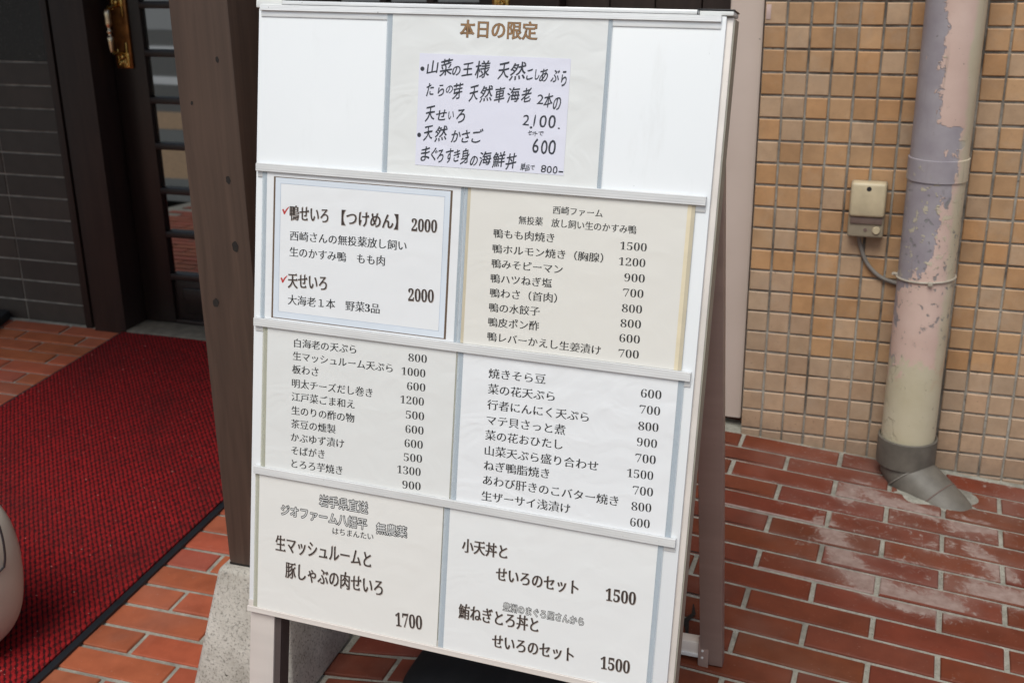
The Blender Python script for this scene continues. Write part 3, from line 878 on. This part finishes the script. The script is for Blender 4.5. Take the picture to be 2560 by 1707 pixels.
def door(x0, x1, label, handle_x, mirror):
    d_ = empty("glazed_door", ((x0 + x1) / 2, .42, 0))
    tag(d_, label, "door")
    sw = .118
    b = MB()
    b.box(x0, x0 + sw - .001, .400, .440, .008, 2.19, .003)
    b.box(x1 - sw + .001, x1, .400, .440, .008, 2.19, .003)
    b.build("stile", M["door_wood"], d_)
    gx0, gx1 = x0 + sw, x1 - sw
    zs = [.165 + .0135 + .1407 * k for k in range(0, 14)]
    b = MB()
    b.box(gx0, gx1, .4005, .4395, .008, .02, .001)
    b.box(gx0, gx1, .4005, .4395, 2.13, 2.19, .002)
    for k, z in enumerate(zs):
        b.box(gx0, gx1, .395, .436, z - .0215, z - .001, .0035, seg=2)
    nc = 3; pw = (gx1 - gx0) / nc
    b.build("glazing_bar", M["rail_wood"], d_)
    b = MB()
    for k in range(1, nc):
        b.box(gx0 + pw * k - .011, gx0 + pw * k + .011, .397, .435, .178, 2.13, .003)
    b.build("mullion", M["rail_wood"], d_)
    b = MB(); b.box(gx0, gx1, .415, .421, .170, 2.135); b.build("glass_pane", M["glass"], d_)
    b = MB()
    b.box(gx0, gx1, .412, .430, .018, .156, .001); b.box(gx0 + .035, gx1 - .035, .404, .4125, .045, .130, .004)
    b.build("lower_panel", M["door_wood"], d_)
    # pull handle
    hx = handle_x
    h_ = bpy.data.objects.new("pull_handle", None)
    b = MB(); b.box(hx - .0285, hx + .0285, .391, .3995, .825, 1.055, .0015)
    hp = b.build("pull_handle", M["brass_plate"], d_)
    bpy.data.objects.remove(h_)
    for z0, sg in ((.828, 1), (1.052, -1)):
        o = MB()
        o.box(hx - .021, hx + .021, .387, .3912, min(z0, z0 + sg * .044), max(z0, z0 + sg * .044), .0015)
        o.box(hx + .012, hx + .019, .385, .3875, min(z0 + sg * .010, z0 + sg * .075), max(z0 + sg * .010, z0 + sg * .075), .001)
        o.box(hx - .019, hx - .013, .385, .3875, min(z0 + sg * .010, z0 + sg * .055), max(z0 + sg * .010, z0 + sg * .055), .001)
        o.lathe([(.0, .012), (.006, .010), (.009, .004), (.009, 0)], (hx + .002, .3872, z0 + sg * .032), (0, -1, 0), 18)
        for k in range(5):
            a_ = math.pi * (k + .5) / 5
            o.lathe([(.0, .004), (.004, .003), (.0052, 0)], (hx + .013 * math.cos(a_), .3872, z0 + sg * (.006 + .011 * math.sin(a_))), (0, -1, 0), 10)
        o.build("ornament", M["brass"], hp)
        s_ = MB()
        s_.tube([(hx + .001, .389, z0 + sg * .040), (hx - .001, .366, z0 + sg * .043), (hx - .004, .350, z0 + sg * .047)], [.0065, .0055, .006], n=14)
        s_.build("stand_off", M["brass"], hp)
    gp = MB()
    prof = [(.0, .0), (.0045, .001), (.0060, .008), (.0085, .030), (.0100, .043), (.0078, .047), (.0055, .050), (.0050, .055), (.0080, .060), (.0082, .063), (.0052, .068), (.0050, .073), (.0088, .079), (.0100, .086), (.0095, .100), (.0105, .112), (.0085, .122), (.0060, .126), (.0, .128)]
    gp.lathe(prof, (hx - .006, .346, .876), (0, 0, 1), 20)
    gp.build("grip", M["brass_pale"], hp)
    return d_
door(-2.060, -1.402, "left dark timber door with glass panes and an ornate brass handle", -2.0125, False)
door(-1.398, -.740, "right dark timber door mostly hidden behind the white menu board", -.7875, True)
b = MB()
for k in range(4):
    x0 = -.598 + k * .118
    b.box(x0 + .001, x0 + .1165, .345, .50, 0.0, 2.55, .003)
tag(b.build("timber_panelling", M["panel_wood"]), "dark brown vertical timber boards behind the top of the menu board", "panelling")
# unseen roof and skirt added to shade the entrance, then the walls above
b = MB(); b.box(-3.6, -.80, -1.22, .6, 2.551, 2.70); rf = b.build("added_shade_roof", M["shade_roof"])
b = MB(); b.box(-3.6, -.80, -1.25, -1.221, 1.62, 2.70); b.build("added_shade_skirt", M["shade_roof"], rf)
tag(rf, "unseen roof slab added over the entrance to shade it", "roof")
b = MB(); b.box(-3.6, 1.7, .385, .7, 2.302, 2.550) ; tag(b.build("lintel_wall", M["upper"]), "plain rendered wall above the dark doors", "wall")
b = MB(); b.box(-6, 6, .2, .9, 2.701, 7.5); tag(b.build("upper_wall", M["upper"]), "plain rendered upper storey wall above the added shade roof", "wall")

# ------------------------------------------------------------------ red mat, slab
mat_o = empty("doormat", (-1.62, -.7, 0))
tag(mat_o, "long red ribbed entrance mat with a black rubber edge running to the door", "doormat")
def sheet(mb, x0, x1, y0, y1, h, th, nx=4, ny=24, wob=0.0):
    def Z(x, y): return -0.028 + 0.0678 * y + h
    vs = []
    for j in range(ny + 1):
        for i in range(nx + 1):
            x = x0 + (x1 - x0) * i / nx; y = y0 + (y1 - y0) * j / ny
            vs.append((x, y, Z(x, y) + wob * mnoise.noise((x * 4, y * 4, 3.1))))
    fs = [[j * (nx + 1) + i, j * (nx + 1) + i + 1, (j + 1) * (nx + 1) + i + 1, (j + 1) * (nx + 1) + i] for j in range(ny) for i in range(nx)]
    mb.add(vs, fs, 0, None, True)
    def skirt(idx):
        for a, b in zip(idx[:-1], idx[1:]):
            pa, pb_ = vs[a], vs[b]
            mb.add([pa, pb_, (pb_[0], pb_[1], pb_[2] - th), (pa[0], pa[1], pa[2] - th)], [[0, 3, 2, 1]])
    skirt([i for i in range(nx + 1)]); skirt([ny * (nx + 1) + i for i in range(nx, -1, -1)])
    skirt([j * (nx + 1) + nx for j in range(ny + 1)]); skirt([j * (nx + 1) for j in range(ny, -1, -1)])
b = MB(); sheet(b, -2.070, -1.1795, -1.82, .288, .0105, .010, 24, 50, .0015); b.build("mat_pile", M["mat_red"], mat_o)
b = MB(); sheet(b, -1.1793, -1.1635, -1.83, .290, .0062, .006, 2, 24)
sheet(b, -2.082, -2.0702, -1.83, .290, .0062, .006, 2, 24)
sheet(b, -2.0700, -1.1797, -1.845, -1.8202, .0062, .006, 4, 2)
b.build("mat_border", M["mat_edge"], mat_o)
b = MB()
zs_ = lambda x, y: -0.028 + 0.0678 * y
q = [(-3.05, .02), (-2.46, .05), (-2.545, .318), (-3.10, .318)]
b.hexa([(x, y, zs_(x, y) + .001) for x, y in q] + [(x, y, zs_(x, y) + .030) for x, y in q], .004)
tag(b.build("rubber_slab", M["slab"]), "dark flat slab on the pavers against the dark brick wall at the left edge", "slab")

# beige bag standing on the mat, right part in view
bag = empty("handbag", (-1.36, -1.16, -.085))
tag(bag, "beige leather bag with dark piping standing on the red mat at the left edge", "bag")
half = [(-1.330, .262), (-1.265, .258), (-1.2215, .244), (-1.2045, .222), (-1.1945, .188), (-1.1900, .135), (-1.1960, .066), (-1.2050, .012), (-1.2160, -.021), (-1.2330, -.051), (-1.2520, -.072), (-1.2780, -.0905), (-1.33, -.0935)]
half = [(x - .034 - .10 * max(0, z - .09), z if z < .085 else .085 + (z - .085) * .86) for x, z in half]
xc_ = -1.43
outl = half + [(2 * xc_ - x, z) for x, z in half[::-1]]
# resample
def resample(pts, n):
    ds = [0]
    for a, b_ in zip(pts, pts[1:] + pts[:1]): ds.append(ds[-1] + math.dist(a, b_))
    out = []
    for k in range(n):
        t = ds[-1] * k / n
        i = max(j for j in range(len(pts)) if ds[j] <= t)
        a, b_ = pts[i], pts[(i + 1) % len(pts)]; f = (t - ds[i]) / max(1e-9, ds[i + 1] - ds[i])
        out.append((a[0] + (b_[0] - a[0]) * f, a[1] + (b_[1] - a[1]) * f))
    for _ in range(2):
        out = [tuple((out[i - 1][c] + 2 * out[i][c] + out[(i + 1) % n][c]) / 4 for c in (0, 1)) for i in range(n)]
    return out
outl = resample(outl, 96)
b = MB()
NT = 22; vs = []
zc_ = .085
def bag_ring(t):
    w = max(.02, (1 - abs(t) ** 2.6)) ** .36
    y = -1.165 + .075 * t * (1 - .04)
    return [(xc_ + (x - xc_) * (.72 + .28 * w), y, max(zc_ + (z - zc_) * (.72 + .28 * w), -.0925)) for x, z in outl]
for i in range(NT + 1):
    vs += bag_ring(-1 + 2 * i / NT)
n_ = 96
b.add(vs, [[i * n_ + k, i * n_ + (k + 1) % n_, (i + 1) * n_ + (k + 1) % n_, (i + 1) * n_ + k] for i in range(NT) for k in range(n_)]
      + [[k for k in range(n_)][::-1], [NT * n_ + k for k in range(n_)]], 0, None, True)
b.build("bag_body", M["leather"], bag)
b = MB()
pp = [(-1.2400, .262), (-1.2050, .238), (-1.1975, .214), (-1.1968, .180), (-1.2015, .140), (-1.2120, .108), (-1.2300, .078), (-1.27, .055)]
pp = [(x - .016 - .06 * max(0, z - .09), z if z < .085 else .085 + (z - .085) * .86) for x, z in pp]
pp2 = []
for i in range(len(pp) - 1):
    for k in range(5):
        t = k / 5; pp2.append((pp[i][0] + (pp[i + 1][0] - pp[i][0]) * t, pp[i][1] + (pp[i + 1][1] - pp[i][1]) * t))
for _ in range(3):
    pp2 = [pp2[0]] + [tuple((pp2[i - 1][c] + 2 * pp2[i][c] + pp2[i + 1][c]) / 4 for c in (0, 1)) for i in range(1, len(pp2) - 1)] + [pp2[-1]]
def bag_y(x, z):
    best = -1.165
    for i in range(40):
        t = -i / 40
        w = max(.02, (1 - abs(t) ** 2.6)) ** .36; s_ = .72 + .28 * w
        xo, zo = xc_ + (x - xc_) / s_, zc_ + (z - zc_) / s_
        ins = False; j = len(outl) - 1
        for q_ in range(len(outl)):
            (xi, zi), (xj, zj) = outl[q_], outl[j]
            if (zi > zo) != (zj > zo) and xo < (xj - xi) * (zo - zi) / (zj - zi) + xi: ins = not ins
            j = q_
        if ins: best = -1.165 + .072 * t
    return best
b.tube([(x, bag_y(x, z) - .002, z) for x, z in pp2], .0022, n=8)
b.build("piping", M["piping"], bag)

# ------------------------------------------------------------------ brown post on a concrete footing
post = empty("timber_post", (-.745, -1.04, .15))
tag(post, "square brown painted timber post with dark knots standing on a concrete footing", "post")
b = MB(); b.box(-.7960, -.6925, -1.091, -.988, .152, 2.55, .006, seg=2); b.build("post_shaft", M["post"], post)
b = MB(); b.box(-.7950, -.6935, -1.0895, -.9895, .1475, .1545); b.build("joint_line", M["knot"], post)
for kx, kz, rr in [(-.7192, 1.0205, .0042), (-.7713, .955, .0030), (-.7205, .8394, .0058), (-.7195, .7335, .0080), (-.7660, .637, .0075)]:
    b = MB(); vs = [(kx, -1.0916, kz)]
    for k in range(18):
        t = 2 * math.pi * k / 18; r_ = rr * (1 + .10 * math.sin(2 * t + kx * 90) + .08 * math.sin(5 * t + kz * 70))
        vs.append((kx + r_ * .75 * math.cos(t), -1.0916, kz + r_ * math.sin(t)))
    b.add(vs, [[0, 1 + (k + 1) % 18, 1 + k][::-1] for k in range(18)])
    b.build("knot", M["knot"], post)
b = MB()
ft_ = [(-.868, -1.158), (-.653, -1.158), (-.653, -.922), (-.868, -.922)]
b.hexa([(x, y, ground(x, y) - .004) for x, y in ft_] + [(-.811, -1.106, .150), (-.676, -1.106, .150), (-.676, -.974, .150), (-.811, -.974, .150)], .012, seg=4)
tag(b.build("concrete_footing", M["concrete"]), "tapered speckled grey concrete footing block under the brown post", "footing")

# ------------------------------------------------------------------ A-frame menu board
BC = Vector((-0.241779, -1.229305, 0.672679))
BU = Vector((0.999629, -0.023242, -0.014206)); BV = Vector((0.017942, 0.169405, 0.985383)); BN = Vector((-0.020496, -0.985272, 0.169758))
SC = 1.1
BM = Matrix(((BU.x * SC, BV.x * SC, BN.x, BC.x), (BU.y * SC, BV.y * SC, BN.y, BC.y), (BU.z * SC, BV.z * SC, BN.z, BC.z), (0, 0, 0, 1)))
def bp(u, v, w): return BM @ Vector((u, v, w))
board = empty("menu_board", (-.24, -1.15, -.06))
tag(board, "white free standing folding board holding rows of Japanese menu sheets on aluminium rails", "menu board")
b = MB(); b.box(-.3390, .2530, -.4195, .3915, -.0045, 0, .0012, xf=BM); b.build("face_panel", M["white"], board)
for nm, a, m in (("front_leg", (-.3395, -.3010, -.70, .390, -.034, -.0052), "frame"), ("front_leg", (.2215, .2602, -.70, .3905, -.034, -.0052), "frame")):
    b = MB(); b.box(*a, .0012, xf=BM)
    b.build(nm, M[m], board)
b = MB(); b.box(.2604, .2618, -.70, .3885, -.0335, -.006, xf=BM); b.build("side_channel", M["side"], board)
b = MB(); b.box(-.3008, -.2915, -.70, -.4235, -.0335, -.008, xf=BM); b.build("side_channel", M["dark_side"], board)  # leg's inner face, its shade put into the dark colour
b = MB(); b.box(-.3040, .2222, .3925, .3972, -.030, .0035, .001, xf=BM); b.build("top_bar", M["top_bar"], board)
b = MB(); b.box(-.3420, -.3045, .3880, .3985, -.036, .0025, .0015, xf=BM); b.build("corner_cap", M["cap"], board)
b = MB(); b.box(.2228, .2605, .3918, .3966, -.036, .0015, .001, xf=BM); cc_ = b.build("corner_cap", M["cap"], board)
b = MB(); b.box(.2220, .2612, .3968, .3985, -.037, .0022, .0006, xf=BM); b.box(.2205, .2218, .3915, .3985, -.03, .0040, .0004, xf=BM); b.build("cap_edge", M["black_plastic"], cc_)
# fluted rails: profile in (v, w) extruded along u
def rail(name, u0, u1, v0, v1, w0, w1, lip, mats, flutes=3, top=False):
    mb = MB()
    prof = [(v0, 0.0003), (v0, w1 - .001), (v0 + .0006, w1)]
    n = flutes * 4
    for k in range(1, n):
        t = k / n
        prof.append((v0 + .0006 + (v1 - v0 - .0012) * t, w1 - .00011 * (1 - math.cos(2 * math.pi * flutes * t)) / 2))
    prof += [(v1 - .0006, w1), (v1, w1 - .001), (v1, .0003)]
    vs = [bp(u0, v, w) for v, w in prof] + [bp(u1, v, w) for v, w in prof]
    N = len(prof)
    mb.add(vs, [[k, k + 1, N + k + 1, N + k][::-1] for k in range(N - 1)] + [[k for k in range(N)], [N + k for k in range(N)][::-1]])
    if lip:
        mb.box(u0, u1, min(lip), max(lip), .0003, .0016, .0003, xf=BM)
    return mb.build(name, mats, board)
rail("rail", -.3345, .2478, .3845, .3916, 0, .0055, (.3775, .3843), M["top_bar"])
rail("rail", -.3358, .2488, .1840, .1942, 0, .0070, (.1765, .1838), M["rail"])
rail("rail", -.3354, .2492, -.0192, -.0083, 0, .0070, (-.0262, -.0194), M["rail"])
rail("rail", -.3316, .2488, -.2224, -.2117, 0, .0070, (-.2288, -.2226), M["rail"])
rail("rail", -.3390, .2530, -.4232, -.4152, 0, .0050, (-.4150, -.4068), M["frame"], 1)
# clear pocket films (behind each sheet, showing at its sides)
for (u0, u1, v0, v1, m) in [(-.1580, .1250, .1845, .3842, "film_cool"), (-.3283, -.0462, -.0080, .1838, "film_cool"), (-.0456, .2375, -.0080, .1838, "film_cool"),
                            (-.3236, -.0440, -.2115, -.0195, "film_warm"), (-.0434, .2421, -.2115, -.0195, "film_cool"),
                            (-.3310, -.0520, -.4150, -.2228, "film_warm"), (-.0512, .2346, -.4150, -.2228, "film_cool")]:
    b = MB(); b.box(u0, u1, v0, v1, .0018, .0021, xf=BM); fo = b.build("pocket_film", M[m], board)
    b = MB(); b.box(u0 + .0022, u1 - .0018, v0, v1, .0022, .0024, xf=BM); b.build("film_layer", M[m], fo)
# rear frame
rx0, rx1 = .013, .052
for nm, xa, xb, xt in (("rear_leg", .012, .0505, -.014), ("rear_leg", -.585, -.546, -.020)):
    b = MB()
    yb, yt = -.900, -1.130; zb, zt = ground((xa + xb) / 2, yb) + .003, 1.07
    sh = xt
    b.hexa([(xa, yb, zb), (xb, yb, zb), (xb, yb + .024, zb), (xa, yb + .024, zb),
            (xa + sh, yt, zt), (xb + sh, yt, zt), (xb + sh, yt + .024, zt), (xa + sh, yt + .024, zt)], .0015)
    o = b.build(nm, M["rear"], board)
b = MB(); b.box(-.5455, .0115, -.9005, -.8765, .003, .030, .0015); b.build("crossbar", M["frame"], board)
b = MB(); b.box(-.5455, .0115, -.9035, -.9008, .002, .0095, .0008); b.build("crossbar_lip", M["rail"], board)
b = MB(); b.hexa([(.0085, -.9055, -.012), (.0265, -.9055, -.018), (.0265, -.9012, -.018), (.0085, -.9012, -.012), (.0085, -.9085, .047), (.0265, -.9085, .040), (.0265, -.9040, .040), (.0085, -.9040, .047)], .001)
br_ = b.build("bracket", M["rear"], board)
b = MB()
for z_ in (.034, .020, .006): b.lathe([(.0, .0016), (.0022, .001), (.0024, 0)], (.016, -.9072, z_), (0, -1, 0), 12)
b.build("rivet", M["rail"], br_)
b = MB(); b.box(-.553, .030, -1.150, -1.112, 1.055, 1.075, .002); b.build("hinge_bar", M["rear"], board)

# black weight bag under the board
b = MB()
bm_ = bmesh.new(); bmesh.ops.create_uvsphere(bm_, u_segments=40, v_segments=20, radius=1)
for v in bm_.verts:
    sx, sy, sz = v.co
    p_ = lambda t, e: math.copysign(abs(t) ** e, t)
    x = -.345 + .148 * p_(sx, .55); y = -1.02 + .10 * p_(sy, .6)
    z = -.100 + (.100 * p_(sz, .62) if sz > 0 else .02 * sz)
    z += .006 * mnoise.noise((x * 14, y * 14, 2.0)) * max(0, sz)
    v.co = (x, y, max(z, ground(x, y) + .0015))
b.bm(bm_, 0, None, True)
tag(b.build("weight_bag", M["black_cloth"]), "black fabric weight bag lying on the pavers under the menu board", "weight bag")

# ------------------------------------------------------------------ sheets and lettering
def glyph_mesh(txt, off):
    c = bpy.data.curves.new("glyphs", 'FONT'); c.body = txt; c.size = 1; c.offset = off; c.resolution_u = 3
    o = bpy.data.objects.new("glyphs", c); C.objects.link(o)
    bpy.context.view_layer.update()
    me = bpy.data.meshes.new_from_object(o.evaluated_get(bpy.context.evaluated_depsgraph_get()))
    vs = [(v.co.x, v.co.y) for v in me.vertices]; fs = [list(p.vertices) for p in me.polygons]
    bpy.data.objects.remove(o); bpy.data.curves.remove(c); bpy.data.meshes.remove(me)
    if off != 0.0:
        # the small triangle that closes a horizontal stroke in this kind of type
        cnt = {}
        for f in fs:
            for a, b_ in zip(f, f[1:] + f[:1]): cnt[(a, b_)] = 1
        for (a, b_) in list(cnt):
            if (b_, a) in cnt: continue
            (xa, ya), (xb, yb) = vs[a], vs[b_]
            ln = yb - ya
            if abs(xb - xa) < .012 and .030 < ln < .085:
                n0 = len(vs)
                vs += [(xb + .004, yb), (xb - .085, yb), (xb - .020, yb + .062)]
                fs.append([n0, n0 + 2, n0 + 1])
    return vs, fs
BOLD = {str(k): chr(0x1D7CE + k) for k in range(10)}
GC = {}
def glyphs(txt, off):
    t = ''.join(BOLD.get(ch, ch) for ch in txt)
    if (t, off) not in GC: GC[(t, off)] = glyph_mesh(t, off)
    return GC[(t, off)]
def put(mb, txt, off, dxs, uL, vL, uR, vR, sy, w, mi, dy=0.0, dxx=0.0):
    """lay the glyph outlines between two points of the board plane"""
    v0, _ = glyphs(txt, 0.0)
    xs = [p[0] for p in v0]; x0, x1 = min(xs), max(xs)
    vs, fs = glyphs(txt, off)
    sx = math.hypot(uR - uL, vR - vL) / (x1 - x0)
    ang = math.atan2(vR - vL, uR - uL); ca, sa = math.cos(ang), math.sin(ang)
    yc = .360 if all(ch in '0123456789' for ch in txt) else .372
    for i, dx in enumerate(dxs):
        out = []
        for x, y in vs:
            a = (x - x0 + dx + dxx) * sx; b_ = (y - yc + dy) * sy
            out.append(bp(uL + a * ca - b_ * sa, vL + a * sa + b_ * ca, w + .00002 * i))
        mb.add(out, fs, mi)

SH = {}
def sheet_obj(key, name, label, u0, u1, v0, v1, m, w=.0026, th=.0003, nx=14, ny=10, amp=.00035):
    b = MB()
    vs = []
    for j in range(ny + 1):
        for i in range(nx + 1):
            u = u0 + (u1 - u0) * i / nx; v = v0 + (v1 - v0) * j / ny
            vs.append(bp(u, v, w))
    b.add(vs, [[j * (nx + 1) + i, j * (nx + 1) + i + 1, (j + 1) * (nx + 1) + i + 1, (j + 1) * (nx + 1) + i] for j in range(ny) for i in range(nx)])
    e = [bp(u, v, w_) for w_ in (w, w - th) for u, v in ((u0, v0), (u1, v0), (u1, v1), (u0, v1))]
    b.add(e, [[0, 4, 5, 1], [1, 5, 6, 2], [2, 6, 7, 3], [3, 7, 4, 0], [7, 6, 5, 4]])
    t = empty(name, tuple(bp((u0 + u1) / 2, v0, w)))
    tag(t, label, "menu sheet", "menu sheets in the board's pockets")
    b.build("paper", M[m], t)
    SH[key] = t
    return t
sheet_obj("A", "menu_sheet", "top menu sheet with a brown heading behind the handwritten note", -.1502, .1201, .1850, .3842, "paper_a")
nt = sheet_obj("N", "paper_note", "lavender white note handwritten in black marker on the top sheet", -.1123, .0787, .2064, .3395, "paper_note", w=.0031)
nt["category"] = "note"; del nt["group"]
sheet_obj("B", "menu_sheet", "menu sheet with brown border and two red check marks", -.3210, -.0500, -.0080, .1835, "paper_b")
sheet_obj("C", "menu_sheet", "cream duck menu sheet right of the bordered red-check sheet", -.0370, .2330, -.0080, .1835, "paper_c")
sheet_obj("D", "menu_sheet", "greyish price list sheet with ten dishes under the bordered sheet", -.3160, -.0455, -.2115, -.0195, "paper_d")
sheet_obj("E", "menu_sheet", "cool white price list sheet under the cream duck menu sheet", -.0358, .2350, -.2115, -.0195, "paper_e")
sheet_obj("F", "menu_sheet", "bottom left menu sheet with outlined heading lines priced 1700", -.3242, -.0527, -.4150, -.2228, "paper_f")
sheet_obj("G", "menu_sheet", "bottom right menu sheet with two set meals priced 1500", -.0432, .2278, -.4150, -.2228, "paper_g")
# aged sheet edges showing beside the cream sheet
b = MB(); b.box(-.0410, .2374, -.0078, .1833, .00245, .00255, xf=BM); b.build("backing_sheet", M["aged_paper"], SH["C"])
b = MB()
for a in ((.2285, .2330, -.0080, .1835),): b.box(*a, .00262, .00272, xf=BM)
b.build("yellowed_edge", simple("yellowed_paper", (.76, .66, .47), .45, var=.06, coat=.4), SH["C"])
# printed border on sheet B
b = MB()
uo0, uo1, vo0, vo1 = -.3108, -.0606, -.0060, .1786
b.box(uo0, uo0 + .0026, vo0, vo1, .00262, .00275, xf=BM); b.box(uo1 - .0028, uo1, vo0, vo1, .00262, .00275, xf=BM)
b.box(uo0 + .0026, uo1 - .0028, vo1 - .0010, vo1, .00262, .00275, xf=BM); b.box(uo0 + .0026, uo1 - .0028, vo0, vo0 + .0011, .00262, .00275, xf=BM)
b.build("brown_border", M["brown_border"], SH["B"])
b = MB()
a0, a1, c0, c1 = uo0 + .0026, uo1 - .0028, vo0 + .0011, vo1 - .0010
i0, i1, k0, k1 = -.3008, -.0704, .0030, .1708
b.box(a0, i0, c0, c1, .00262, .0027, xf=BM); b.box(i1, a1, c0, c1, .00262, .0027, xf=BM)
b.box(i0, i1, c0, k0, .00262, .0027, xf=BM); b.box(i0, i1, k1, c1, .00262, .0027, xf=BM)
bb_ = b.build("pale_border", M["blue_border"], SH["B"])
b = MB()
t_ = .0007
b.box(i0, i0 + t_, k0, k1, .00262, .00276, xf=BM); b.box(i1 - t_, i1, k0, k1, .00262, .00276, xf=BM)
b.box(i0 + t_, i1 - t_, k0, k0 + t_, .00262, .00276, xf=BM); b.box(i0 + t_, i1 - t_, k1 - t_, k1, .00262, .00276, xf=BM)
b.build("border_line", M["blue_line"], SH["B"])
# red check marks
for cu, cv in ((-.2928, .1359), (-.2932, .0467)):
    b = MB()
    pts = [(-.0050, .0004), (-.0036, .0022), (-.0022, .0010), (-.0012, -.0012), (.0012, .0024), (.0050, .0056), (.0052, .0046), (.0020, .0002), (-.0008, -.0048), (-.0024, -.0050), (-.0036, -.0014)]
    b.add([bp(cu + x, cv + y, .00285) for x, y in pts], [list(range(len(pts)))[::-1]])
    b.build("check_mark", M["red_ink"], SH["B"])

LET = []
RING = [(math.cos(2 * math.pi * k / 10), math.sin(2 * math.pi * k / 10)) for k in range(10)]
D5 = [-.026, -.013, 0, .013, .026]
T5 = [-.030, -.015, 0, .015, .030]
for txt, st, uL, vL, uR, vR, h, key in TEXT:
    mb = MB(); LET.append((key, mb)); w = .00285
    if st == 'L': put(mb, txt, -.012, D5, uL, vL, uR, vR, h / .92, w, 0)
    elif st == 'D': put(mb, txt, -.017, [-.007, .007], uL, vL, uR, vR, h / .72, w, 0)
    elif st == 'T':
        put(mb, txt, .016, T5, uL, vL, uR, vR, h / .92, w - .0001, 2, -.02, .02)
        put(mb, txt, -.006, T5, uL, vL, uR, vR, h / .92, w, 1)
    elif st == 'TD':
        put(mb, txt, .022, [0], uL, vL, uR, vR, h / .72, w - .0001, 2, -.02, .02)
        put(mb, txt, .0, [0], uL, vL, uR, vR, h / .72, w, 1)
    elif st == 'O':
        for q_, (a, c_) in enumerate(RING): put(mb, txt, 0.0, [.066 * a], uL, vL, uR, vR, h / .92, w - .0002 + .00001 * q_, 0, .066 * c_)
        put(mb, txt, 0.0, [0], uL, vL, uR, vR, h / .92, w, 3)
    elif st == 'H':
        put(mb, txt, .022, [-.016, 0, .016], uL, vL, uR, vR, h / .92, w - .0001, 2)
        put(mb, txt, -.006, [-.016, 0, .016], uL, vL, uR, vR, h / .92, w, 1)
for k, mb in LET:
    if k == 'A': mats = [M["ink_soft"], M["ink_tan"], M["ink_tan_dark"], M["ink_white"]]
    else: mats = [M["ink_soft"] if k in 'CDE' else M["ink"], M["ink_brown"], M["ink_halo"], M["ink_white"]]
    mb.build("lettering", mats, SH[k])
# handwriting: every character set separately, slanted and wobbled
mb = MB()
for i, (ch, u, v, wd, hg) in enumerate(HAND):
    off = .030 if ch not in '0123456789' else .012
    if wd < .010 and ch not in '0123456789': off = .016
    if ch == '-':
        mb.box(u - wd / 2, u + wd / 2, v - .0009, v + .0009, .0033, .00335, xf=BM); continue
    if ch in '●.、' or (ch == '1'):
        n = 14; vs = []
        sl = .12 if ch == '1' else 0
        rw_ = (max(wd, .0024) if ch != '1' else .0020) / 2
        for k in range(n):
            t = 2 * math.pi * k / n
            yy = math.sin(t) * hg / 2
            vs.append(bp(u + math.cos(t) * rw_ + yy * sl, v + yy, .0033))
        mb.add(vs, [list(range(n))]); continue
    vs, fs = glyphs(ch, 0.0) if ch not in '0123456789' else GC.setdefault(('d', ch), glyph_mesh(ch, 0.0))
    x0, x1 = min(p[0] for p in vs), max(p[0] for p in vs); y0, y1 = min(p[1] for p in vs), max(p[1] for p in vs)
    dg = ch in '0123456789'
    if ch in 'のい': wd *= 1.22; hg *= 1.28
    slope = .17 if not dg else 0.0; slant = .10
    rad = .00024 if hg > .011 else .00012
    if dg: rad = .00012
    base = []
    for x, y in vs:
        a = (x - (x0 + x1) / 2) / (x1 - x0); b_ = (y - (y0 + y1) / 2) / (y1 - y0)
        a2 = a + .040 * mnoise.noise((a * 2.6 + i * 3.7, b_ * 2.6, .5)) + slant * b_
        b2 = b_ + .050 * mnoise.noise((a * 2.4, b_ * 2.4 + i * 5.1, 7.5)) + slope * a
        base.append((u + a2 * wd * .93, v + b2 * hg * .91))
    for q_, (a, c_) in enumerate([(0, 0)] + RING[::2]):
        mb.add([bp(p[0] + rad * a, p[1] + rad * c_, .0033 + .00001 * q_ + .000002 * (i % 4)) for p in base], fs)
mb.build("handwriting", M["marker"], SH["N"])
